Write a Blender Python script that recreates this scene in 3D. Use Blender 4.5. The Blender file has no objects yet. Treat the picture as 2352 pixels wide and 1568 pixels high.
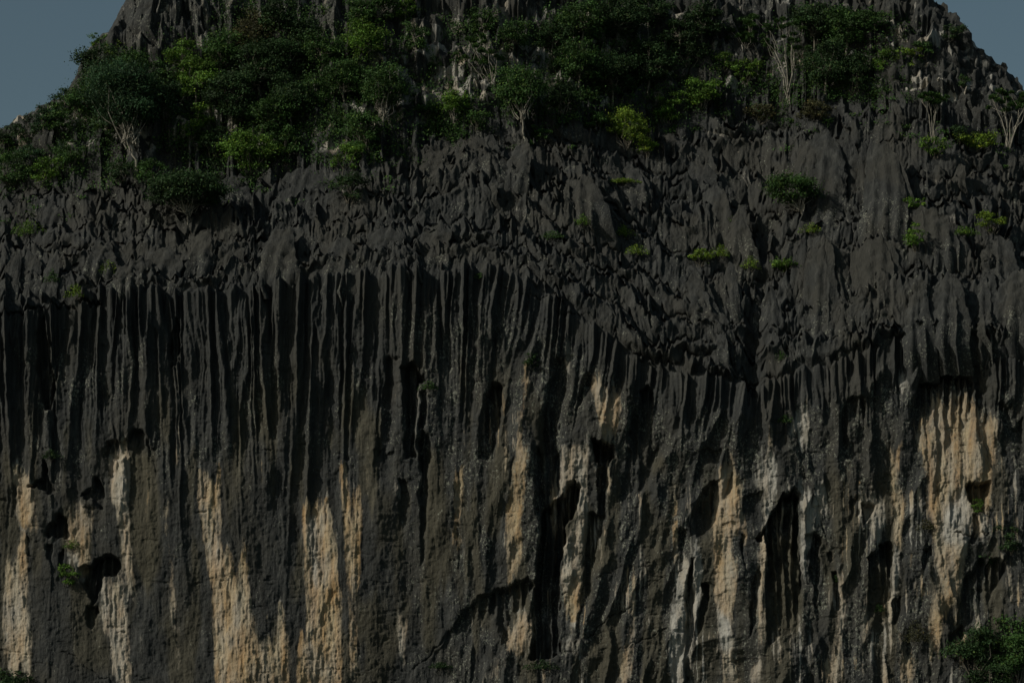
import bpy, math, random
import numpy as np
random.seed(7)
RNG = np.random.default_rng(11)
R = math.radians

# ------------------------------------------------------------------ camera, world, sun, exposure
scene = bpy.context.scene
CAMP = np.array([0.0, -300.0, 2.0]); PITCH = R(12.0)
LENS = 107.8; FPX = 1024 * LENS / 36.0
cam_data = bpy.data.cameras.new("camera"); cam = bpy.data.objects.new("camera", cam_data)
scene.collection.objects.link(cam)
cam.location = CAMP; cam.rotation_euler = (math.pi/2 + PITCH, 0, 0)
cam_data.lens = LENS; cam_data.sensor_width = 36; cam_data.clip_start = 1; cam_data.clip_end = 20000
scene.camera = cam

SUN_DIR = np.array([-0.74, -0.42, 0.52]); SUN_DIR = SUN_DIR/np.linalg.norm(SUN_DIR)   # towards the sun
SUN_EL = math.asin(SUN_DIR[2]); SUN_AZ = math.atan2(SUN_DIR[0], SUN_DIR[1])
world = bpy.data.worlds.new("World"); scene.world = world; world.use_nodes = True
wn = world.node_tree.nodes; wl = world.node_tree.links
bg = wn["Background"]; bg.inputs[1].default_value = 0.05
sky = wn.new("ShaderNodeTexSky"); sky.sky_type = 'NISHITA'; sky.sun_disc = False
sky.sun_elevation = SUN_EL; sky.sun_rotation = SUN_AZ
sky.air_density = 1.0; sky.dust_density = 1.2; sky.ozone_density = 1.0
hz = wn.new("ShaderNodeMix"); hz.data_type = 'RGBA'; hz.blend_type = 'MULTIPLY'; hz.inputs[0].default_value = 1
hz.inputs[7].default_value = (.91, .93, .765, 1)       # hazy grey air
wl.new(sky.outputs[0], hz.inputs[6]); wl.new(hz.outputs[2], bg.inputs[0])
sd = bpy.data.lights.new("sun", 'SUN'); sd.energy = 2.6; sd.angle = R(0.5); sd.color = (1.0, 0.94, 0.83)
sun = bpy.data.objects.new("sun", sd); scene.collection.objects.link(sun)
from mathutils import Vector
sun.rotation_euler = Vector(SUN_DIR.tolist()).to_track_quat('Z', 'Y').to_euler()
scene.view_settings.view_transform = 'Standard'; scene.view_settings.look = 'None'
scene.view_settings.exposure = 0.0; scene.view_settings.gamma = 1.0
scene.cycles.max_bounces = 5; scene.cycles.diffuse_bounces = 3; scene.cycles.transparent_max_bounces = 4

# ------------------------------------------------------------------ helpers
def hsh(xi, yi, seed):
    h = (xi.astype(np.int64)*374761393 + yi.astype(np.int64)*668265263 + seed*974634777) & 0xffffffff
    h = ((h ^ (h >> 13))*1274126177) & 0xffffffff
    h = ((h ^ (h >> 16))*2246822519) & 0xffffffff
    return (h ^ (h >> 15)) & 0xffffffff
def pn(x, y, seed=0):
    x = np.asarray(x, dtype=np.float64); y = np.asarray(y, dtype=np.float64)
    x, y = np.broadcast_arrays(x, y)
    xi = np.floor(x); yi = np.floor(y); fx = x-xi; fy = y-yi
    u = fx*fx*fx*(fx*(fx*6-15)+10); v = fy*fy*fy*(fy*(fy*6-15)+10)
    def g(ix, iy, dx, dy):
        a = hsh(ix, iy, seed)*(2*math.pi/4294967296.0)
        return np.cos(a)*dx+np.sin(a)*dy
    a = g(xi, yi, fx, fy); b = g(xi+1, yi, fx-1, fy); c = g(xi, yi+1, fx, fy-1); d = g(xi+1, yi+1, fx-1, fy-1)
    return ((a*(1-u)+b*u)*(1-v)+(c*(1-u)+d*u)*v)*1.5
def fbm(x, y, seed=0, o=4, gain=.5):
    s = 0; a = 1; t = 0
    for i in range(o):
        s = s+a*pn(x, y, seed+i*17); t += a; a *= gain; x = x*2.03+3.1; y = y*2.03+1.7
    return s/t
def ss(a, b, x):
    t = np.clip((x-a)/(b-a), 0, 1); return t*t*(3-2*t)
def cusp(p):                       # sharp ridges between rounded runnels
    return 1-np.abs(np.sin(math.pi*p))
def ray(px, py):
    cx = np.asarray(px)-512.0; cy = 341.0-np.asarray(py)
    dy = FPX*math.cos(PITCH)-cy*math.sin(PITCH); dz = FPX*math.sin(PITCH)+cy*math.cos(PITCH)
    return cx, dy, dz
def world_at(px, py, Y):           # point of the ray through a picture point at world depth Y
    cx, dy, dz = ray(px, py); t = (Y-CAMP[1])/dy
    return cx*t, Y+0*cx, CAMP[2]+dz*t
def project(P):
    d = P-CAMP
    f = d[..., 1]*math.cos(PITCH)+d[..., 2]*math.sin(PITCH)
    up = -d[..., 1]*math.sin(PITCH)+d[..., 2]*math.cos(PITCH)
    return 512+d[..., 0]/f*FPX, 341-up/f*FPX
# picture tiles: the sheets the cliff was studied on (1400 px crops shown 2352 wide)
OFF = dict(A=(0, 0), B=(1350, 0), C=(2696, 0), D=(0, 900), E=(1350, 900), F=(2696, 900), G=(0, 1798), H=(1350, 1798), I=(2696, 1798))
def T(tile, pts):
    ox, oy = OFF[tile]
    return [((ox+x/1.68)/4, (oy+y/1.68)/4) for x, y in pts]
def V(pts): return [(x/2.297, y/2.297) for x, y in pts]

# ------------------------------------------------------------------ sheets of stains and hollows over the face
MX0, MY0, MS = -30.0, 200.0, 2.0
MW, MH = int((1090)*MS), int((500)*MS)
gx = (np.arange(MW)+.5)/MS+MX0; gy = (np.arange(MH)+.5)/MS+MY0
GX, GY = np.meshgrid(gx, gy)
def poly(pts):
    m = np.zeros((MH, MW), bool)
    xs = [p[0] for p in pts]; ys = [p[1] for p in pts]
    x0 = max(0, int((min(xs)-MX0)*MS)-1); x1 = min(MW, int((max(xs)-MX0)*MS)+2)
    y0 = max(0, int((min(ys)-MY0)*MS)-1); y1 = min(MH, int((max(ys)-MY0)*MS)+2)
    if x1 <= x0 or y1 <= y0: return m
    X = GX[y0:y1, x0:x1]; Y = GY[y0:y1, x0:x1]; r = np.zeros(X.shape, bool)
    n = len(pts)
    for i in range(n):
        ax, ay = pts[i]; bx_, by_ = pts[(i+1) % n]
        if ay == by_: continue
        c = (ay > Y) != (by_ > Y)
        r ^= c & (X < (bx_-ax)*(Y-ay)/(by_-ay)+ax)
    m[y0:y1, x0:x1] = r
    return m
def blur(m, rx, ry):
    m = m.astype(np.float64)
    for r, ax in ((rx, 1), (ry, 0)):
        k = int(r*MS)
        if k < 1: continue
        for _ in range(2):
            c = np.cumsum(np.pad(m, [(k+1, k) if a == ax else (0, 0) for a in (0, 1)], mode='edge'), axis=ax)
            n = m.shape[ax]
            m = (np.take(c, np.arange(2*k+1, 2*k+1+n), axis=ax)-np.take(c, np.arange(0, n), axis=ax))/(2*k+1)
    return m
def sample(m, px, py):
    fx = np.clip((px-MX0)*MS-.5, 0, MW-1.001); fy = np.clip((np.minimum(py, 680.5)-MY0)*MS-.5, 0, MH-1.001)
    ix = fx.astype(int); iy = fy.astype(int); u = fx-ix; v = fy-iy
    return (m[iy, ix]*(1-u)+m[iy, ix+1]*u)*(1-v)+(m[iy+1, ix]*(1-u)+m[iy+1, ix+1]*u)*v

# stains: (tile, paleness, warmth, outline)
STAINS = [
 ('G', .8, .75, [(80,190),(110,120),(180,150),(215,240),(240,330),(250,480),(230,560),(180,500),(150,480),(100,330)]),
 ('G', .95, .55, [(50,620),(60,800),(110,760),(120,620),(150,560),(180,640),(185,800),(190,1100),(205,1300),(215,1540),(60,1480),(30,1350),(20,1200),(25,900)]),
 ('G', .95, .5, [(730,50),(780,0),(865,0),(860,200),(855,400),(860,600),(880,750),(905,900),(915,1040),(900,1000),(870,880),(830,760),(815,560),(790,420),(770,330),(740,250)]),
 ('D', .8, .4, [(740,1540),(790,1450),(860,1460),(865,1567),(730,1567)]),
 ('G', .7, .6, [(450,470),(520,320),(570,420),(620,400),(630,480),(600,620),(620,750),(560,800),(520,830),(480,700),(460,640)]),
 ('G', 1., .1, [(460,690),(510,690),(545,760),(520,830),(490,780)]),
 ('G', .95, .4, [(690,870),(740,900),(790,870),(830,800),(845,900),(850,1100),(860,1350),(905,1560),(790,1560),(760,1430),(730,1280),(690,1130),(670,1020),(690,940)]),
 ('G', .7, .5, [(1105,310),(1130,380),(1140,600),(1165,780),(1175,950),(1190,1200),(1225,1480),(1215,1480),(1180,1300),(1150,1080),(1145,850),(1130,600),(1110,480)]),
 ('G', .8, .4, [(1185,0),(1210,0),(1200,90),(1190,90)]),
 ('G', .7, .5, [(1210,560),(1220,600),(1215,740),(1205,740)]),
 ('D', .9, .4, [(1190,1390),(1215,1400),(1210,1567),(1185,1567)]),
 ('G', .9, .8, [(1330,150),(1415,180),(1440,250),(1460,100),(1490,150),(1490,400),(1470,560),(1450,600),(1530,680),(1560,760),(1590,900),(1600,1080),(1615,780),(1620,660),(1660,590),(1665,680),(1640,900),(1690,900),(1700,1200),(1720,1300),(1800,1270),(1870,1300),(1865,1040),(1900,1060),(1930,1300),(1950,1567),(1440,1567),(1435,1200),(1430,1000),(1400,820),(1370,600),(1350,450),(1335,300)]),
 ('G', 1., .85, [(2040,400),(2060,350),(2230,350),(2230,500),(2255,650),(2260,800),(2290,960),(2285,1300),(2310,1567),(1990,1567),(2010,1300),(2030,1190),(2070,1300),(2060,1000),(2050,700)]),
 ('G', 1., .1, [(2075,430),(2120,450),(2140,700),(2140,920),(2110,920),(2080,700)]),
 ('G', .85, 1., [(2290,80),(2330,120),(2352,300),(2352,700),(2330,600),(2310,380)]),
 ('H', .85, 1., [(20,80),(50,150),(70,300),(100,470),(110,300),(160,250),(160,600),(150,900),(120,1000),(70,900),(60,650),(40,400)]),
 ('H', .85, .7, [(70,1000),(130,1080),(130,1567),(90,1567),(80,1200)]),
 ('H', .9, .7, [(0,900),(20,950),(20,1567),(0,1567)]),
 ('H', .9, .3, [(380,180),(420,190),(410,300),(390,330)]),
 ('H', .7, .4, [(430,1080),(460,1080),(450,1480),(410,1450),(400,1200)]),
 ('H', .75, .9, [(770,230),(820,110),(850,130),(840,300),(815,450),(810,650),(795,770),(785,600),(780,350)]),
 ('H', .55, .95, [(1190,0),(1290,0),(1260,300),(1250,600),(1200,800),(1150,930),(1130,900),(1140,600),(1150,300),(1170,150)]),
 ('H', .8, .35, [(1600,0),(1740,0),(1740,70),(1690,70),(1690,380),(1670,560),(1670,680),(1600,780),(1560,1060),(1510,980),(1500,800),(1530,580),(1590,480),(1630,200),(1520,300),(1490,300),(1510,0)]),
 ('H', .8, .75, [(1630,810),(1660,880),(1640,1000),(1600,1130),(1520,1100),(1530,990)]),
 ('H', .7, .6, [(1180,1150),(1240,1110),(1350,1130),(1330,1250),(1230,1350),(1150,1370),(1130,1320)]),
 ('H', .8, .4, [(1130,1350),(1160,1500),(1130,1480)]),
 ('H', .8, .4, [(1030,1420),(1100,1430),(1080,1500),(1000,1567),(940,1567),(1030,1500)]),
 ('H', .8, .1, [(2260,800),(2352,750),(2352,1567),(2240,1567),(2240,1200),(2260,1000)]),
 ('H', .6, .7, [(1980,780),(2010,800),(2000,1300),(1980,1567),(1890,1567),(1910,1350),(1970,1200)]),
 ('H', .75, .2, [(1520,1330),(1620,1290),(1640,1250),(1640,1330),(1560,1400),(1520,1420)]),
 ('H', .6, .6, [(2260,500),(2300,520),(2280,700),(2250,750)]),
 ('H', .7, .7, [(1820,60),(1850,60),(1850,300),(1810,320)]),
 ('E', .55, .8, [(1240,940),(1300,950),(1290,1100),(1250,1300),(1260,1500),(1240,1567),(1180,1567),(1210,1350),(1240,1150)]),
 ('E', .75, .7, [(1700,1000),(1760,1000),(1800,1100),(1900,1120),(1910,1250),(1850,1450),(1770,1480),(1780,1400),(1740,1250),(1700,1100)]),
 ('E', 1., .1, [(535,1040),(560,1050),(560,1180),(545,1350),(530,1420)]),
 ('E', 1., 0., [(590,1060),(640,1090),(620,1130),(590,1100)]),
 ('E', .6, .9, [(1100,1130),(1130,1150),(1120,1300),(1100,1420)]),
 ('E', .5, .3, [(1530,950),(1500,760),(1600,800),(1560,920)]),
 ('E', .75, .1, [(1140,300),(1180,295),(1170,340),(1150,330)]),
 ('F', .56, .75, [(1640,1300),(1730,1180),(1800,1130),(1950,1130),(2040,1200),(2100,1280),(2160,1300),(2170,1567),(1650,1567),(1620,1450),(1600,1400)]),
 ('F', .95, .05, [(820,1260),(860,1240),(900,1330),(905,1400),(880,1500),(840,1430),(780,1380),(770,1320)]),
 ('F', .8, .1, [(1490,1000),(1540,990),(1580,1060),(1560,1120),(1520,1110)]),
 ('F', .8, .1, [(770,720),(820,700),(830,740),(790,750)]),
 ('F', .75, .3, [(1670,780),(1700,770),(1690,900),(1670,850)]),
 ('F', .75, .3, [(1740,780),(1770,780),(1770,900),(1740,900)]),
 ('F', .7, .7, [(1480,1567),(1510,1450),(1520,1567)]),
 ('F', .6, .7, [(640,1400),(670,1380),(670,1567),(640,1567)]),
 ('I', .85, .7, [(330,100),(360,0),(400,0),(400,140),(470,170),(460,240),(440,360),(440,540),(380,560),(370,650),(400,700),(440,730),(430,850),(400,1030),(390,1200),(390,1350),(440,1400),(440,1567),(310,1567),(320,1350),(280,1100),(270,900),(260,700),(250,480),(300,200)]),
 ('I', .95, .1, [(280,1050),(380,1150),(390,1350),(320,1350)]),
 ('I', .75, .05, [(540,130),(600,0),(690,0),(700,150),(690,330),(640,440),(600,520),(590,400),(640,280),(560,280),(540,200)]),
 ('I', .85, .05, [(740,220),(860,230),(900,300),(950,240),(1030,260),(1030,400),(1010,520),(960,400),(930,450),(930,600),(900,700),(880,900),(860,800),(845,600),(850,300),(790,260),(740,300)]),
 ('I', .95, .5, [(590,540),(630,560),(630,720),(610,780),(600,1000),(590,1340),(560,1200),(560,950),(575,780),(570,650)]),
 ('I', .62, .75, [(1650,0),(2180,0),(2140,200),(2130,400),(2100,560),(1980,560),(1960,700),(1960,800),(1950,900),(1880,1050),(1800,1200),(1760,1400),(1720,1380),(1700,1150),(1750,1030),(1750,800),(1740,650),(1760,580),(1700,480),(1690,200)]),
 ('I', .85, .15, [(1800,450),(1950,250),(2000,400),(1990,540),(1960,640),(1850,640),(1780,600)]),
 ('I', .8, .8, [(1450,0),(1520,0),(1500,150),(1500,300),(1550,300),(1540,500),(1520,660),(1480,600),(1460,330),(1450,150)]),
 ('I', .7, .2, [(1240,290),(1300,280),(1400,310),(1400,600),(1320,680),(1310,480),(1250,400)]),
 ('I', .85, .2, [(1470,650),(1520,700),(1510,950),(1480,1020),(1470,900)]),
 ('I', .75, .5, [(1270,880),(1280,1000),(1290,1100),(1280,1400),(1260,1350),(1260,1000)]),
 ('I', .85, .5, [(1090,830),(1130,920),(1150,1100),(1110,1400),(1100,1567),(1000,1567),(1010,1450),(1080,1350),(1110,1100)]),
 ('I', .75, .1, [(0,850),(90,850),(80,1100),(60,1567),(0,1567)]),
 ('I', .75, .1, [(120,760),(150,600),(180,800),(190,950),(140,1150),(120,1350),(120,1567),(100,1567)]),
 ('I', .7, .9, [(1900,1250),(1970,1240),(1940,1460),(1880,1400)]),
 ('I', .55, .6, [(1480,1200),(1560,1300),(1640,1400),(1640,1567),(1520,1567),(1500,1350)]),
 ('I', .6, .2, [(500,1400),(590,1380),(590,1567),(500,1567)]),
 ('I', .7, .8, [(0,520),(40,500),(30,650),(0,750)]),
 ('I', .9, .1, [(2060,420),(2120,380),(2100,560),(2060,560)]),
 ('I', .6, .8, [(1555,700),(1600,740),(1595,860),(1580,800)]),
]
OLIVE = [
 ('H', .8, [(600,0),(700,0),(720,300),(700,800),(640,1350),(580,1350),(570,900),(590,600),(600,300)]),
 ('H', .8, [(1830,0),(1900,100),(1890,400),(1870,800),(1700,830),(1750,600),(1810,480),(1800,200)]),
 ('H', .8, [(1700,1300),(1900,1000),(1880,1567),(1650,1567)]),
 ('H', .9, [(2100,100),(2180,30),(2210,130),(2110,170)]),
 ('G', .9, [(870,0),(1040,0),(1070,300),(1080,700),(1000,1000),(880,700),(860,300)]),
 ('G', .7, [(480,980),(560,950),(640,1000),(700,1200),(760,1500),(500,1450)]),
 ('G', .6, [(1050,0),(1070,100),(1050,300),(1020,100)]),
 ('I', .9, [(620,560),(840,560),(860,1000),(850,1250),(640,1250)]),
 ('I', .7, [(140,1150),(260,700),(300,1300),(300,1567),(130,1567)]),
 ('I', .8, [(1300,800),(1470,700),(1470,1150),(1380,1300),(1300,1200)]),
 ('I', .8, [(1060,950),(1110,1000),(1080,1350),(1030,1400)]),
 ('I', .6, [(2100,1000),(2200,800),(2240,1200),(2100,1230)]),
 ('H', .5, [(250,250),(370,300),(360,600),(270,700)]),
]
# hollows: (tile, depth at top, depth at bottom, edge softness, outline)
HOLLOWS = [
 ('D', 1.6, .9, .6, [(715,1475),(870,1430),(900,1370),(950,1365),(985,1420),(1030,1500),(1040,1567),(700,1567)]),
 ('G', .9, .0, 1.5, [(700,0),(1045,0),(1070,300),(1060,600),(1000,700),(860,640),(860,0),(780,0),(770,250)]),
 ('D', 1.6, 1.2, .6, [(1180,620),(1210,700),(1215,800),(1190,920),(1150,950),(1140,800)]),
 ('D', 1.2, 2.2, .6, [(290,620),(330,750),(350,950),(370,1150),(340,1230),(310,1230),(260,1000),(250,800)]),
 ('G', 2.5, 1.2, .6, [(290,60),(330,190),(375,290),(330,300),(290,270),(180,235),(280,200)]),
 ('G', 2.2, 1.2, .7, [(310,560),(340,500),(400,430),(440,460),(470,570),(500,620),(420,590),(320,580)]),
 ('G', 1.8, .8, .7, [(640,180),(700,220),(700,290),(690,400),(620,340),(540,310),(640,260)]),
 ('G', 3.0, 1.5, .6, [(530,800),(640,750),(720,705),(790,715),(810,790),(790,830),(700,850),(640,1000),(620,1050),(560,900),(530,840)]),
 ('G', 1.6, .6, .6, [(580,1060),(660,1040),(670,1080),(620,1200),(590,1180)]),
 ('G', 1., .6, .6, [(315,640),(350,630),(360,700),(350,760),(320,740)]),
 ('G', .8, .4, .6, [(390,680),(430,670),(430,780),(400,780)]),
 ('G', .8, .3, .6, [(170,560),(215,600),(215,700),(190,720)]),
 ('G', .5, .0, 2., [(610,380),(660,400),(680,560),(650,700),(610,700)]),
 ('E', 1.0, .9, 1., [(330,900),(410,895),(390,960),(385,1300),(330,1567),(250,1567),(320,1300)]),
 ('E', 2.0, 1.2, .6, [(430,960),(510,920),(560,990),(600,1040),(545,1060),(530,1200),(520,1567),(460,1567),(450,1100)]),
 ('E', 1.2, 1., .5, [(560,1120),(590,1110),(605,1200),(605,1300),(580,1370),(555,1350)]),
 ('E', 1.6, 1.4, .6, [(540,1450),(580,1370),(620,1430),(635,1567),(540,1567)]),
 ('H', 1.4, .5, .8, [(560,0),(635,0),(605,150),(600,450),(570,800),(560,800)]),
 ('E', 1.8, 1.0, 1.2, [(990,1140),(1050,1060),(1110,1080),(1100,1300),(1060,1567),(950,1567)]),
 ('E', .8, .6, .8, [(1600,1300),(1610,1160),(1680,980),(1700,1060),(1640,1150)]),
 ('E', 1.0, 1.6, 1.2, [(1470,900),(1530,920),(1540,1100),(1480,1300),(1480,1567),(1350,1567),(1400,1200)]),
 ('H', 1.6, 1.6, 1.2, [(1330,0),(1500,0),(1490,300),(1380,500),(1340,400)]),
 ('E', 2.8, 2.2, .5, [(1715,1435),(1840,1470),(1870,1530),(1870,1567),(1735,1567)]),
 ('H', 2.2, 1.0, .6, [(1735,0),(1860,0),(1850,60),(1820,130),(1800,420),(1750,420),(1745,70)]),
 ('E', 1.7, 1.2, .9, [(2030,1110),(2080,1080),(2110,1130),(2110,1300),(2130,1500),(2130,1567),(1990,1567),(1960,1400),(2020,1200)]),
 ('H', 1.2, .2, 1.5, [(1960,0),(2150,0),(2150,100),(2080,250),(1900,420),(1930,200)]),
 ('H', 3.2, 1.6, .6, [(1550,220),(1610,200),(1635,250),(1600,400),(1530,520),(1540,600),(1500,760),(1490,800),(1500,1100),(1510,1360),(1380,1420),(1300,1400),(1330,900),(1360,500),(1370,390),(1460,340),(1530,300)]),
 ('H', 1.6, .0, 1.0, [(740,1230),(860,1080),(980,970),(1080,950),(1160,930),(1260,850),(1330,900),(1250,1100),(1130,1350),(900,1500),(600,1480)]),
 ('H', 1.4, .6, .8, [(1690,430),(1800,420),(1815,500),(1760,600),(1720,830),(1700,1000),(1640,1290),(1600,1280),(1650,900),(1660,600)]),
 ('H', 1.0, .3, 1., [(420,200),(470,210),(490,300),(470,480),(440,560),(420,350)]),
 ('H', .9, .0, 1., [(250,0),(370,0),(370,150),(330,260),(240,260)]),
 ('H', 1.1, .5, 1., [(2300,560),(2352,540),(2352,750),(2320,740)]),
 ('I', 1.1, .5, 1., [(40,560),(90,520),(100,700),(50,760)]),
 ('F', 2.6, .0, 1.0, [(1590,1230),(1650,1060),(1740,960),(1850,905),(1960,950),(2080,960),(2110,1200),(2110,1567),(1620,1567)]),
 ('F', 1.0, .6, .6, [(1130,1260),(1160,1180),(1200,1150),(1260,1160),(1285,1200),(1290,1567),(1140,1567)]),
 ('F', 2.2, 1.6, .8, [(560,870),(700,900),(705,1040),(600,1000),(570,1060),(540,1160),(510,1165),(480,1080),(470,1000)]),
 ('F', 1.8, 1.2, .6, [(2110,890),(2200,860),(2352,880),(2352,910),(2220,900),(2120,920)]),
 ('F', 1.4, .3, 1., [(2180,1180),(2250,1230),(2260,1400),(2352,1300),(2352,1567),(2220,1567)]),
 ('I', 3.4, .6, .5, [(550,600),(640,450),(700,360),(740,300),(800,265),(845,300),(845,600),(865,900),(855,1200),(640,1300),(610,1000),(625,700),(605,540),(575,640)]),
 ('I', 1.4, .5, .6, [(890,560),(950,555),(1000,600),(985,650),(975,900),(955,1100),(930,900),(910,650)]),
 ('I', .8, .0, .6, [(460,330),(530,290),(600,280),(580,380),(570,560),(450,520)]),
 ('I', 2.0, .4, .6, [(1310,730),(1380,640),(1450,610),(1462,660),(1472,900),(1450,1150),(1300,1150),(1310,800)]),
 ('I', 1.0, .3, .6, [(1660,740),(1690,660),(1730,650),(1735,690),(1700,740),(1670,900)]),
 ('I', 2.6, 1.8, .5, [(1960,260),(1985,203),(2060,210),(2125,225),(2095,330),(2095,420),(2040,430),(1990,340)]),
 ('I', 1.0, .8, .5, [(2010,430),(2045,430),(2055,570),(2080,620),(1990,620)]),
 ('I', 1.4, .8, .6, [(1250,370),(1300,350),(1345,370),(1330,450),(1280,490)]),
 ('I', .9, .4, .8, [(1190,350),(1235,300),(1245,420),(1210,560),(1180,560)]),
 ('I', 1.3, .8, .6, [(520,900),(575,770),(572,950),(555,1150),(520,1250)]),
 ('I', 1.6, 1.0, .5, [(85,880),(120,740),(125,1200),(105,1567),(60,1567),(85,1100)]),
 ('I', 1.4, .3, .6, [(185,900),(240,895),(235,1000),(190,1200),(140,1320),(130,1200),(190,1000)]),
 ('I', 1.2, .4, .5, [(1070,830),(1095,820),(1115,950),(1105,1100),(1060,950)]),
 ('I', 1.0, .5, .5, [(1030,690),(1055,680),(1075,730),(1040,750)]),
 ('I', 1.8, .3, .8, [(2085,780),(2140,740),(2210,720),(2230,800),(2160,950),(2100,1050)]),
 ('I', 1.3, .6, .6, [(1475,1030),(1520,965),(1530,1100),(1490,1180)]),
 ('I', 1.4, .5, .6, [(1870,1240),(1900,1190),(1950,1180),(1960,1230),(1900,1320),(1850,1400)]),
 ('I', 1.6, .5, 1.2, [(100,480),(190,300),(250,220),(300,200),(290,420),(240,600),(120,560)]),
 ('I', 1.5, .6, 1.2, [(1970,850),(2090,720),(2090,1000),(2060,1200),(1900,1250),(1920,1050)]),
 ('I', .8, .2, .6, [(360,200),(400,150),(380,260),(340,330),(330,400)]),
 ('I', .9, .3, .5, [(455,570),(480,570),(470,700),(480,900),(460,700)]),
 ('I', .9, .0, 1.2, [(200,0),(330,0),(290,190),(150,330),(120,250)]),
 ('D', 1.2, .8, .4, [(0,605),(150,596),(260,568),(420,540),(500,560),(520,600),(420,560),(260,584),(150,610),(0,622)]),
 ('D', 1.2, .8, .4, [(530,540),(700,530),(700,552),(560,560)]),
]
# cracks: (tile, width px, depth, points)
CRACKS = [
 ('E', .9, .7, [(1020,380),(1140,430),(1280,490),(1400,490),(1530,560)]), ('E', 1., .9, [(1470,600),(1560,620),(1700,600)]),
 ('H', .9, .8, [(1600,1290),(1700,1230),(1830,1120),(1980,1060)]), ('H', .8, .6, [(1880,1340),(2040,1280),(2220,1200)]),
 ('H', .7, .5, [(1740,860),(1900,790),(2100,780)]), ('H', 1., .8, [(500,1480),(620,1380),(740,1240)]),
 ('G', .9, .7, [(410,1350),(480,1370),(600,1470),(760,1560)]), ('G', .7, .5, [(800,1470),(900,1510),(1020,1540)]),
 ('G', .6, .4, [(2040,1480),(2300,1480)]), ('H', .6, .4, [(0,1475),(390,1475)]), ('I', 1., 1.1, [(1885,562),(1990,575),(2100,570)]),
 ('I', .8, .7, [(850,60),(880,160),(960,350),(1030,620),(1060,700)]), ('G', .5, .35, [(1750,240),(1880,270),(1960,265),(2100,245)]),
 ('I', .7, .6, [(1740,280),(1800,290),(1830,210)]), ('F', .9, .7, [(0,860),(90,960),(190,1000),(260,1000)]),
 ('E', .8, .6, [(380,1215),(450,1235)]), ('D', .6, .5, [(1390,700),(1420,730),(1500,740)]), ('H', .6, .5, [(2240,820),(2352,790)]),
 ('F', .8, .5, [(1280,1020),(1400,1025)]), ('D', .5, .35, [(1860,985),(1950,975)]), ('H', .7, .6, [(1990,950),(2080,920),(2210,840)]),
 ('I', .7, .5, [(570,750),(610,760)]), ('I', .9, .7, [(660,350),(720,350)]), ('H', .8, .7, [(1450,1000),(1560,950)]),
]
pale = np.zeros((MH, MW)); warm = np.zeros((MH, MW)); oliv = np.zeros((MH, MW)); hollow = np.zeros((MH, MW)); hsoft = np.zeros((MH, MW))
for t, p, w, pts in STAINS:
    m = poly(T(t, pts)); pale[m] = np.where(w < .2, np.maximum(p, 0), p); warm[m] = w
for t, p, pts in OLIVE:
    m = poly(T(t, pts)) & (pale == 0); oliv[m] = p
warm = blur(warm, 2, 3)/np.maximum(blur(pale > 0, 2, 3), .05); warm = np.clip(warm, 0, 1)
pale = blur(pale, 2.2, 8.0); oliv = blur(oliv, 2, 5)
for t, d0, d1, s, pts in HOLLOWS:
    q = T(t, pts); m = poly(q); ys = [p[1] for p in q]
    f = np.clip((GY-min(ys))/(max(ys)-min(ys)+1e-6), 0, 1)
    hollow = np.maximum(hollow, blur(m*(d0+(d1-d0)*f), s*1.6, s*.9))
for t, w, d, pts in CRACKS:
    q = T(t, pts)
    for (ax, ay), (bx_, by_) in zip(q[:-1], q[1:]):
        L2 = (bx_-ax)**2+(by_-ay)**2
        k = np.clip(((GX-ax)*(bx_-ax)+(GY-ay)*(by_-ay))/L2, 0, 1)
        dd = np.hypot(GX-ax-k*(bx_-ax), GY-ay-k*(by_-ay)+.5*np.sin(GX*.37))
        hollow = np.maximum(hollow, .5*d*np.clip(1.1-dd/(w*.8), 0, 1))

# ------------------------------------------------------------------ the rock base surface
RIM = V([(-1200,760),(-400,735),(0,720),(100,715),(230,690),(370,690),(480,685),(600,680),(700,660),(850,640),(1000,640),(1100,630),(1180,640),(1260,690),(1330,740),(1400,790),(1480,850),(1560,870),(1640,880),(1720,900),(1800,880),(1860,860),(1960,830),(2050,800),(2130,780),(2230,800),(2352,810),(2800,840),(3600,880)])
TOPT = V([(-1200,560),(-400,470),(0,430),(300,400),(600,400),(800,395),(1000,310),(1300,290),(1500,280),(1700,265),(2000,240),(2352,330),(2800,430),(3600,600)])
OUTL = [(-520,235),(-300,205),(-100,165),(0,131),(20,119),(40,108),(62,100),(75,80),(83,58),(93,42),(108,32),(118,14),(128,-4),(145,-30),(180,-62),(300,-120),(512,-165),(760,-130),(880,-62),(928,-8),(938,8),(948,24),(965,36),(980,50),(996,60),(1008,72),(1018,84),(1030,96),(1080,125),(1180,165),(1550,245)]
def itp(L, x): return np.interp(x, [p[0] for p in L], [p[1] for p in L])
px = np.concatenate([np.linspace(-520, -60, 70), np.linspace(-54, -6, 20), np.arange(-4, 1028, .8), np.linspace(1032, 1084, 22), np.linspace(1092, 1550, 70)])
NC = len(px)
rim = itp(RIM, px)+fbm(px/14, 0*px, 3, 3)*4+fbm(px/4, 0*px+9, 5, 2)*2.0
Wr = (341-rim)*.1; Ur = (px-512)*.1-ss(430, 520, px)*(1-ss(690, 780, px))*.13*Wr
rim = rim+3-(9-3*ss(440, 520, px))*(cusp(Ur/2.4+fbm(Ur/4.2, Wr/90, 33, 3)*2.2+.25*fbm(Ur/3, Wr/16, 39, 2))**.8)*(.7+.8*fbm(Ur/5, Wr*0+1, 19, 2))
topt = itp(TOPT, px)+fbm(px/30, 0*px+5, 9, 3)*10
outl = itp(OUTL, px)+fbm(px/9, 0*px+2.5, 13, 3)*4
topt = np.maximum(topt, outl+18); rim = np.maximum(rim, topt+30)
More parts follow.
